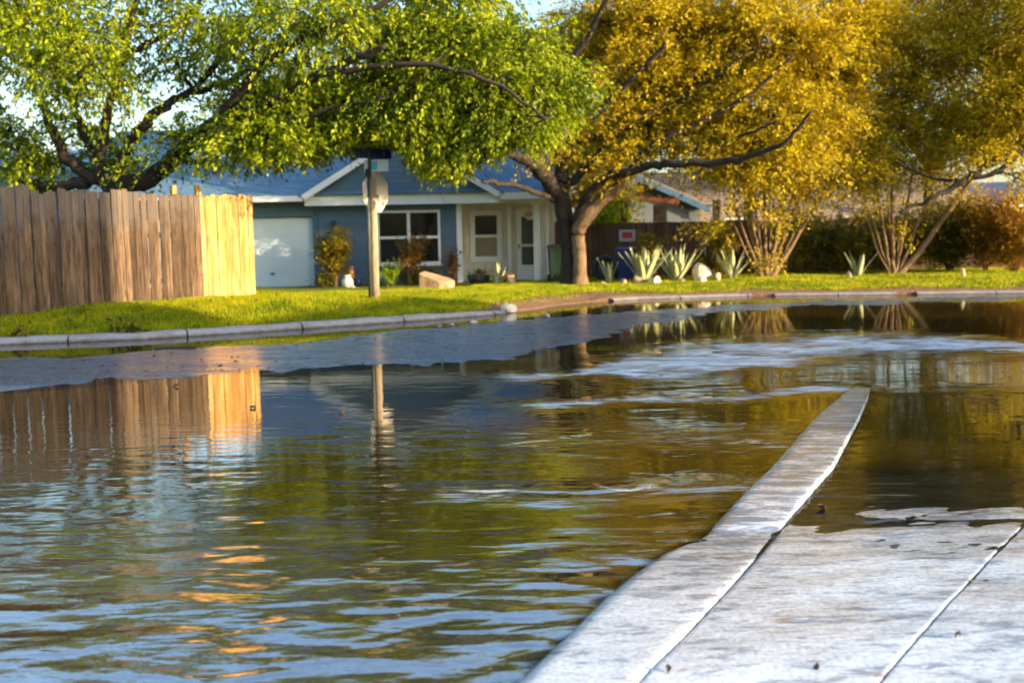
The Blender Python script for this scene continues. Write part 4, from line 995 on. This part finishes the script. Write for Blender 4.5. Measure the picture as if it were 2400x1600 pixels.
# the big cut block
blk = ground(1022, 25.2); 
o = poly('limestone_block', [(-.42, -.25, -.05), (.10, -.38, -.05), (.46, -.1, -.05), (.40, .35, -.05), (-.35, .3, -.05), (-.40, -.22, .44), (.12, -.34, .22), (.46, -.08, .24), (.38, .3, .26), (-.3, .3, .47)],
     [(4, 3, 2, 1, 0), (5, 6, 7, 8, 9), (0, 1, 6, 5), (1, 2, 7, 6), (2, 3, 8, 7), (3, 4, 9, 8), (4, 0, 5, 9)], simple('cut_limestone', (.16, .10, .06), (.50, .33, .18), 5, .9, 1.0, 16))
bevel(o, .03); o.location = blk; tag(o, 'large wedge shaped limestone block on the lawn before the double window', 'rock')
rk_ = [('small pale flat stone on the lawn below the porch window', 1128, 26.0, .22, .10, .2, ROCKW), ('small tan stone beside the slim agave', 1412, 26.6, .2, .16, .2, ROCK), ('flat orange tan stone between slim agave and largest agave', 1462, 26.7, .36, .22, .25, ROCK),
       ('squarish orange stone against the left of the largest agave', 1497, 26.6, .28, .38, .25, ROCK), ('pale stone heap at the foot of the largest agave', 1535, 26.4, .42, .30, .3, ROCKW),
       ('brown stone at the foot of the tall agave', 1598, 26.7, .34, .2, .25, ROCKD), ('tan rounded boulder between the tall agave and the dark low bush', 1645, 27.0, .52, .62, .5, ROCKW), ('white stone leaning before the tan boulder', 1648, 26.5, .32, .26, .25, ROCKW),
       ('small white stone right of the tan boulder', 1683, 26.8, .22, .30, .2, ROCKW), ('little upright orange stone in the grass between the fan stemmed mesquites', 1989, 26.0, .14, .3, .12, ROCK), ('little upright orange stone in the grass before the hedge bush', 2257, 25.2, .15, .32, .12, ROCK),
       ('small tan stone beside the sign pole foot near the shrub', 826, 27.5, .25, .16, .2, ROCK), ('brown stone right of the largest agave foot', 1565, 26.9, .2, .14, .2, ROCKD), ('orange stone left of the storm door step', 1198, 27.2, .24, .3, .22, ROCK)]
for i, (lab, px, D_, w, h, d, mt) in enumerate(rk_): rock('garden_stone', lab, px, D_, w, h, d, mt, 100+i, group='stones edging the garden bed', rz=i)
rk2 = [('white chunk of broken concrete at the end of the street kerb', 1193, 733, .34, .2, .22, ROCKW), ('pinkish small stone behind the broken concrete', 1228, 722, .2, .12, .15, ROCK), ('small pale stone on the asphalt below the kerb end', 1110, 755, .22, .05, .1, ROCKW),
       ('small tan pebble in the gutter', 1058, 761, .12, .05, .08, ROCK), ('grey stone at the muddy gap between kerbs', 1282, 742, .2, .09, .14, ROCKD), ('rusty pebble in the gutter left of the kerb end', 1030, 765, .10, .05, .08, ROCKD)]
for i, (lab, px, py, w, h, d, mt) in enumerate(rk2):
    p = gnd(px, py, .0); rock('loose_stone', lab, 0, 0, w, h, d, mt, 200+i, group='stones lying in the gutter', rz=i*2, sink=h*.25, loc=Vector((p.x, p.y, 0 if i != 0 else .03)))

# bins
def bin_(label, px, D_, w, h, mat, rz=0):
    b = ground(px, D_); r = thing('wheeled_bin', label, 'bin', b, rz)
    MB().hexa([(-w*.42, -w*.42, .05), (w*.42, -w*.42, .05), (w*.42, w*.42, .05), (-w*.42, w*.42, .05), (-w*.5, -w*.5, h), (w*.5, -w*.5, h), (w*.5, w*.5, h), (-w*.5, w*.5, h)]).build('body', mat, r)
    bevel(MB().hexa([(-w*.53, -w*.56, h+.003), (w*.53, -w*.56, h+.003), (w*.53, w*.54, h+.003), (-w*.53, w*.54, h+.003), (-w*.5, -w*.5, h+.05), (w*.5, -w*.5, h+.05), (w*.5, w*.5, h+.09), (-w*.5, w*.5, h+.09)]).build('lid', mat, r), .015)
    MB().tube([(-w*.4, w*.62, h-.04), (w*.4, w*.62, h-.04)], [.016, .016], 8).build('handle', mat, r)
    for s in (-1, 1): MB().tube([(s*w*.40, w*.47, .13), (s*w*.52, w*.47, .13)], [.13, .13], 14).build('wheel', RUBBER, r)
bin_('dark green wheeled bin standing between the porch and the dark half of the trunk', 1308, 28.0, .50, .98, BINGREEN, .1)
bin_('navy blue wheeled bin against the brown fence', 1476, 28.6, .72, .86, BINBLUE, -.06)
# tyre leaning on the fence
b = ground(1418, 29.0); ty = thing('leaning_tyre', 'black tyre leaning on the brown fence beside the blue bin', 'tyre', b)
mb = MB(); n1, n2 = 22, 8
for i in range(n1):
    a = 2*math.pi*i/n1
    for j in range(n2):
        t = 2*math.pi*j/n2; rr = .29+.085*math.cos(t); mb.v.append(Vector((rr*math.cos(a), .10*math.sin(t)+(.12*(rr*math.sin(a)+.37)), rr*math.sin(a)+.37)))
for i in range(n1):
    for j in range(n2): mb.f.append((i*n2+j, ((i+1) % n1)*n2+j, ((i+1) % n1)*n2+(j+1) % n2, i*n2+(j+1) % n2))
mb.build('tread', RUBBER, ty, True)
MB().tube([(0, -.02, .37), (0, .06, .37)], [.2, .2], 18).build('rim', STEEL, ty)
# pots
b = ground(1122, 27.9); pp = thing('flower_pot', 'low black pot with a pink bloom below the porch window', 'pot', b)
MB().lathe((0, 0, 0), [(.18, 0), (.28, .12), (.33, .28), (.30, .29)], 16).build('pot', RUBBER, pp, True)
np.random.seed(4); C_ = np.random.normal(size=(140, 3))*[.13, .13, .06]+[0, 0, .34]
tag(leaves('leaves', C_, np.random.normal(size=(140, 3)), HEDGE, pp, .05), kind='stuff')
tag(leaves('bloom', np.random.normal(size=(30, 3))*[.05, .04, .04]+[.03, -.22, .25], np.random.normal(size=(30, 3)), PINK, pp, .035), kind='stuff')
b = ground(1193, 27.7); o = MB().lathe((0, 0, 0), [(.09, 0), (.13, .2), (.15, .28), (.12, .285)], 14).build('clay_pot', TERRA, None, True); o.location = b; tag(o, 'orange clay pot right of the porch agave', 'pot')
b = ground(814, 27.9); o = MB().lathe((0, 0, 0), [(.10, 0), (.15, .1), (.15, .22), (.08, .30), (.10, .36)], 14).build('garden_urn', ROCKW, None, True); o.location = b; tag(o, 'white garden urn at the foot of the olive shrub', 'urn')
b = ground(838, 28.6); o = MB().lathe((0, 0, 0), [(.09, 0), (.14, .25), (.11, .27)], 14).build('garden_pot', NAVY, None, True); o.location = b; tag(o, 'dark blue garden pot beside the white urn', 'pot')
b = ground(822, 28.8); o = MB().lathe((0, 0, 0), [(.10, 0), (.12, .3), (.07, .55), (.09, .6)], 12).build('clay_vase', TERRA, None, True); o.location = b; tag(o, 'tall pinkish clay vase behind the white urn', 'vase')

# brown board fence with the red and white notice
Db = 30.2
xa, xb = at(1352, 600, Db).x, at(2500, 600, Db).x
bf = thing('board_fence', 'dark brown wooden board fence behind the agaves', 'fence', (xa, Db, 0))
x = 0; R_ = random.Random(8)
while x < xb-xa:
    w = .14; zg = lz(xa+x, Db); zt = at(1500, 522, Db).z
    MB().box((x+.003, R_.uniform(-.006, .006), zg-.1), (x+w-.003, .02, zt+R_.uniform(-.012, .012))).build('board', DARKB, bf); x += w
for zz in (.7, 1.5): MB().box((0, .03, zz), (xb-xa, .07, zz+.09)).build('rail', DARKB, bf)
for k in range(6): MB().box((k*2.4, .075, 0), (k*2.4+.09, .16, 1.75)).build('post', DARKB, bf)
p = at(1470, 552, Db-.03); o = thing('fence_notice', 'white notice with a red block fixed to the brown fence', 'sign', p)
MB().box((-.24, -.012, -.17), (.24, .0, .17)).build('board_panel', PALEW, o)
MB().box((-.15, -.016, -.08), (.15, -.0125, .10)).build('red_block', RED, o)
# tall post
p = at(1678, 640, 30.0); o = MB().box((-.09, -.09, -1.3), (.09, .09, at(1678, 468, 30).z-p.z)).build('wooden_post', POLE); o.location = p; tag(o, 'sunlit square wooden post rising above the brown fence', 'post')
# cedar pergola end
Dp = 33.0
pg = thing('pergola', 'dark cedar pergola with an orange beam end above the brown fence', 'pergola', (at(1540, 640, Dp).x, Dp, lz(at(1540, 640, Dp).x, Dp)))
X0 = pg.location.x; Z0 = pg.location.z
def ph(px, py): q_ = at(px, py, Dp); return q_.x-X0, q_.z-Z0
x1, z1 = ph(1462, 458); x2, z2 = ph(1592, 472)
MB().hexa([(x1, -.06, z1-.16), (x2, -.06, z2-.10), (x2, .06, z2-.10), (x1, .06, z1-.16), (x1, -.06, z1), (x2, -.06, z2+.06), (x2, .06, z2+.06), (x1, .06, z1)]).build('beam', ORANGEW, pg)
x3, _ = ph(1532, 500); x4, _ = ph(1562, 500)
MB().box((x3, -.12, -.2), (x4, .12, z2-.10)).build('post', BARK, pg)
MB().box((x1-.1, -.12, -.2), (x1+.1, .12, z1-.17)).build('post', BARK, pg)
for k in range(4): MB().box((x1+.2+k*.45, -.06, z1-.12+.0), (x1+.27+k*.45, 2.4, z1-.02)).build('rafter', BROWNP, pg)

# ------------------------------------------------------------------ neighbouring buildings
def cottage(name, label, px0, px1, D_, eave_py, ridge_py, depth, roofm, wallm, trimm, gable=False, wins=()):
    a, b_ = at(px0, 600, D_), at(px1, 600, D_); zg = .1
    r = thing(name, label, 'house', (a.x, D_, zg)); L = b_.x-a.x
    ze = at((px0+px1)/2, eave_py, D_).z-zg; zr = at((px0+px1)/2, ridge_py, D_+depth/2).z-zg
    MB().box((.3, .4, -.3), (L-.3, depth-.4, ze)).build('wall', wallm, r)
    roof_plane((0, 0, ze), (L, 0, ze), (L, depth/2, zr), (0, depth/2, zr), .3, 'roof', roofm, r)
    roof_plane((L, depth, ze), (0, depth, ze), (0, depth/2, zr), (L, depth/2, zr), .6, 'roof', roofm, r)
    for x_ in (.32, L-.36):
        V = [(x_, .4, ze-.02), (x_, depth-.4, ze-.02), (x_, depth/2, zr-.15)]; V2 = [(p_[0]+.05, p_[1], p_[2]) for p_ in V]
        poly('gable_wall', V+V2, [(0, 1, 2), (5, 4, 3), (0, 3, 4, 1), (1, 4, 5, 2), (2, 5, 3, 0)], wallm, r)
    MB().box((0, -.04, ze-.18), (L, -.005, ze+.01)).build('fascia', trimm, r)
    for wx in wins:
        window(wx, wx+1.1, .9, 2.0, .395, 1, 2, .07, WHITE, r)
    return r
cottage('grey_roofed_house', 'house with a wide weathered grey tan roof behind the brown fence', 1530, 2330, 42, 530, 398, 10, TANROOF, PALEW, WHITE, wins=(3, 8))
cottage('navy_roofed_house', 'distant house with a dark blue roof at the far right', 2270, 2620, 50, 478, 425, 9, simple('navy_shingle', (.02, .04, .10), (.04, .07, .15), 3, .8, .4), PALEW, WHITE)
# gabled outbuilding with blue rake
Do = 37.0
ob = thing('garden_outbuilding', 'pale outbuilding with a blue gable edge right of the forked mesquite', 'outbuilding', (at(1500, 600, Do).x, Do, .1))
def po(px, py, d=0): q_ = at(px, py, Do+d); return (q_.x-ob.location.x, d, q_.z-.1)
gx = [po(1452, 440), po(1495, 412), po(1660, 486)]
pw = [(gx[0][0]+.3, 0, -.2), (gx[2][0]-.3, 0, -.2), (gx[2][0]-.3, 0, gx[2][2]), (gx[1][0], 0, gx[1][2]-.1), (gx[0][0]+.3, 0, gx[0][2])]
poly('wall', pw+[(a, 5, c) for a, b_, c in pw], [(0, 1, 2, 3, 4), (9, 8, 7, 6, 5), (0, 5, 6, 1), (1, 6, 7, 2), (4, 9, 5, 0)], simple('grey_wall', (.09, .11, .14), (.13, .15, .19), 3, .8, .2), ob)
for (a, b_) in ((gx[0], gx[1]), (gx[2], gx[1])):
    a = Vector(a); b_ = Vector(b_); t = Vector((0, 0, .22)); y0, y1 = Vector((0, -.35, 0)), Vector((0, -.30, 0)); y2 = Vector((0, 5.2, 0)); h = Vector((0, 0, .06))
    MB().hexa([a-t+y0, b_-t+y0, b_-t+y1, a-t+y1, a+y0, b_+y0, b_+y1, a+y1]).build('rake_board', BLUEDK, ob)
    MB().hexa([a+y1+h*.1, b_+y1+h*.1, b_+y2+h*.1, a+y2+h*.1, a+y1+h, b_+y1+h, b_+y2+h, a+y2+h]).build('roof', TANROOF, ob)
# small building with white rakes behind the left fence
Dl = 34.0
lb = thing('left_neighbour_house', 'blue house with a white edged gable behind the tree at the left', 'house', (at(60, 600, Dl).x, Dl, .1))
def plh(px, py): q_ = at(px, py, Dl); return Vector((q_.x-lb.location.x, 0, q_.z-.1))
ga, gb, gc = plh(-190, 425), plh(-60, 345), plh(68, 424); gd_ = plh(96, 368)
pw = [Vector((ga.x+.3, 0, -.2)), Vector((gc.x-.3, 0, -.2)), gc-Vector((.3, 0, 0)), gb-Vector((0, 0, .1)), ga+Vector((.3, 0, 0))]
poly('wall', [tuple(v) for v in pw]+[(v.x, 6, v.z) for v in pw], [(0, 1, 2, 3, 4), (9, 8, 7, 6, 5), (0, 5, 6, 1), (1, 6, 7, 2), (4, 9, 5, 0)], BLUE, lb)
for a, b_ in ((ga, gb), (gc, gb)):
    t = Vector((0, 0, .22)); y0, y1, y2 = Vector((0, -.35, 0)), Vector((0, -.3, 0)), Vector((0, 6, 0)); h = Vector((0, 0, .06))
    MB().hexa([a-t+y0, b_-t+y0, b_-t+y1, a-t+y1, a+y0, b_+y0, b_+y1, a+y1]).build('rake_board', WHITE, lb)
    MB().hexa([a+y1, b_+y1, b_+y2, a+y2, a+y1+h, b_+y1+h, b_+y2+h, a+y2+h]).build('roof', SHINGLE, lb)
# second roof wing with a rising white edge
MB().hexa([gc+Vector((-.1, .2, -.25)), gd_+Vector((1.2, .2, .5)), gd_+Vector((1.2, .25, .5)), gc+Vector((-.1, .25, -.25)), gc+Vector((-.1, .2, -.03)), gd_+Vector((1.2, .2, .72)), gd_+Vector((1.2, .25, .72)), gc+Vector((-.1, .25, -.03))]).build('rake_board', WHITE, lb)
MB().box((gc.x-.2, 1.0, -.2), (gc.x+6.0, 5, gc.z-.1)).build('wall', BLUE, lb)
roof_plane((gc.x-.2, .6, gc.z-.1), (gc.x+6.3, .6, gc.z-.1), (gc.x+6.3, 3.4, gc.z+1.3), (gc.x-.2, 3.4, gc.z+1.3), .3, 'roof', SHINGLE, lb)

# tall house added out of view, shaped to shade street kerb and left fence
bx, by = 14.1, 8.3
ts = thing('unseen_shade_house', 'tall two storey house added out of view to shade the fence and kerb', 'house', (bx, by, .1), rad(-24))
MB().box((0, -6, -.3), (9, 0, 7.8)).build('wall', ROCKD, ts)
MB().box((.4, .01, -.3), (7, 4.6, 4.6)).build('shade_wing', CREAM, ts)  # low wing added to throw shade on the street kerb
MB().box((.2, .01, 4.6), (7.2, 4.8, 4.75)).build('wing_roof', TANROOF, ts)
roof_plane((-.4, -6.2, 7.8), (-.4, .0, 7.8), (4.5, .0, 10.2), (4.5, -6.2, 10.2), .5, 'roof', TANROOF, ts)
roof_plane((9.4, .0, 7.8), (9.4, -6.2, 7.8), (4.5, -6.2, 10.2), (4.5, .0, 10.2), .5, 'roof', TANROOF, ts)
for y_ in (-.03, -5.97): poly('gable_wall', [(0, y_, 7.78), (9, y_, 7.78), (4.5, y_, 10.1)], [(0, 1, 2)], CREAM, ts)
for yy in (-4.3, -1.7):
    for zz in (1.0, 4.0):
        w_ = HB('window', (-.06, yy-.7, zz), (-.005, yy+.7, zz+1.3), WHITE, ts); HB('pane', (-.075, yy-.6, zz+.1), (-.062, yy+.6, zz+1.2), GLASS, w_)

# ------------------------------------------------------------------ litter on road and water
a, b_ = gnd(362, 838-18, .0), gnd(462, 816, .0)
o = MB().tube([a+Vector((0, 0, .012)), a.lerp(b_, .3)+Vector((0, .01, .02)), a.lerp(b_, .7)+Vector((0, -.01, .018)), b_+Vector((0, 0, .014))], [.022, .019, .018, .015], 7).build('floating_stick', STICK); tag(o, 'short dark stick lying on the water near the far kerb', 'stick')
def leaf_at(px, py, s, label, z=.006, mat=DEAD, seed=0):
    p = gnd(px, py, z); rg_ = random.Random(seed+int(px))
    V = []; n = 8
    for k in range(n):
        a = 2*math.pi*k/n; r = s*(1 if k % 2 else .7)*(1+.4*abs(math.cos(a))); V.append((math.cos(a)*r, math.sin(a)*r*.8, .012*math.sin(a*2+rg_.random()*6)+.012))
    V.append((0, 0, .016)); V += [(v[0]*.9, v[1]*.9, v[2]-.006) for v in V[:n]]
    Fs = [(k, (k+1) % n, n) for k in range(n)]+[(k, n+1+k, n+1+(k+1) % n, (k+1) % n) for k in range(n)]+[tuple(n+1+k for k in range(n))[::-1]]
    o = poly('fallen_leaf', V, Fs, mat); o.location = p; o.rotation_euler = (rg_.uniform(-.2, .2), rg_.uniform(-.2, .2), rg_.uniform(0, 6)); tag(o, label, 'leaf', 'fallen leaves on the water and road'); return o
leaf_at(592, 955, .035, 'dark leaf floating on the bright fence reflection'); leaf_at(205, 1064, .035, 'dark curled leaf on the ripple line at the left'); leaf_at(803, 968, .022, 'small dark leaf on the blue reflection left of the pole')
leaf_at(1925, 1190, .022, 'small dark leaf just right of the foreground kerb'); leaf_at(2138, 1218, .030, 'dark leaf at the edge of the wet pavement'); leaf_at(516, 857, .035, 'dark leaf on the wet asphalt right of the stick'); leaf_at(412, 905, .03, 'dark leaf at the near edge of the wet asphalt')
leaf_at(1566, 1570, .012, 'tiny dark leaf on the near pavement joint', .022); leaf_at(1912, 1564, .010, 'tiny dark leaf on the near pavement', .022); leaf_at(2245, 1492, .012, 'tiny dark leaf right on the wet pavement', .022)
rg = np.random.RandomState(12); n = 420
X = rg.uniform(-8, 3.2, n); Y = np.interp(X, BX, BL)+rg.rand(n)*(np.interp(X, BX, BH)-np.interp(X, BX, BL)); s = rg.uniform(.006, .022, n)
a = rg.uniform(0, 3.1, n); C_ = np.stack([X, Y, np.full(n, .013)], -1); u = np.stack([np.cos(a)*s*1.6, np.sin(a)*s*1.6, rg.uniform(0, .01, n)], -1); v_ = np.stack([-np.sin(a)*s, np.cos(a)*s, rg.uniform(0, .01, n)], -1)
V = np.stack([C_-u, C_-v_, C_+u, C_+v_], 1)
tag(mesh_np('leaf_litter', V, np.arange(4*n).reshape(-1, 4), DEAD), 'dark scraps of leaf litter scattered over the wet asphalt strip', 'litter', kind='stuff')

rg = np.random.RandomState(15); n = 1500
X = rg.uniform(-8, 12, n); Q = rg.gamma(1.6, 1.3, n); Y = kerb_y(X)+.2+Q; kp = ~((Y > 29) & (X < 2)); X, Y = X[kp], Y[kp]; n = len(X)
C_ = np.stack([X, Y, lawn_z(X, Y)+rg.uniform(.02, .07, n)], -1); sz = rg.uniform(.012, .04, n)[:, None]; d1 = rg.normal(size=(n, 3))*[1, 1, .5]; d1 /= np.linalg.norm(d1, axis=1, keepdims=True); d2 = np.cross(d1, rg.normal(size=(n, 3))); d2 /= np.linalg.norm(d2, axis=1, keepdims=True)
V = np.stack([C_-d1*sz, C_-d2*sz*.5, C_+d1*sz, C_+d2*sz*.5], 1)
tag(mesh_np('lawn_leaf_litter', V, np.arange(4*n).reshape(-1, 4), REDDISH), 'small brown leaves fallen over the lawn grass', 'litter', kind='stuff')
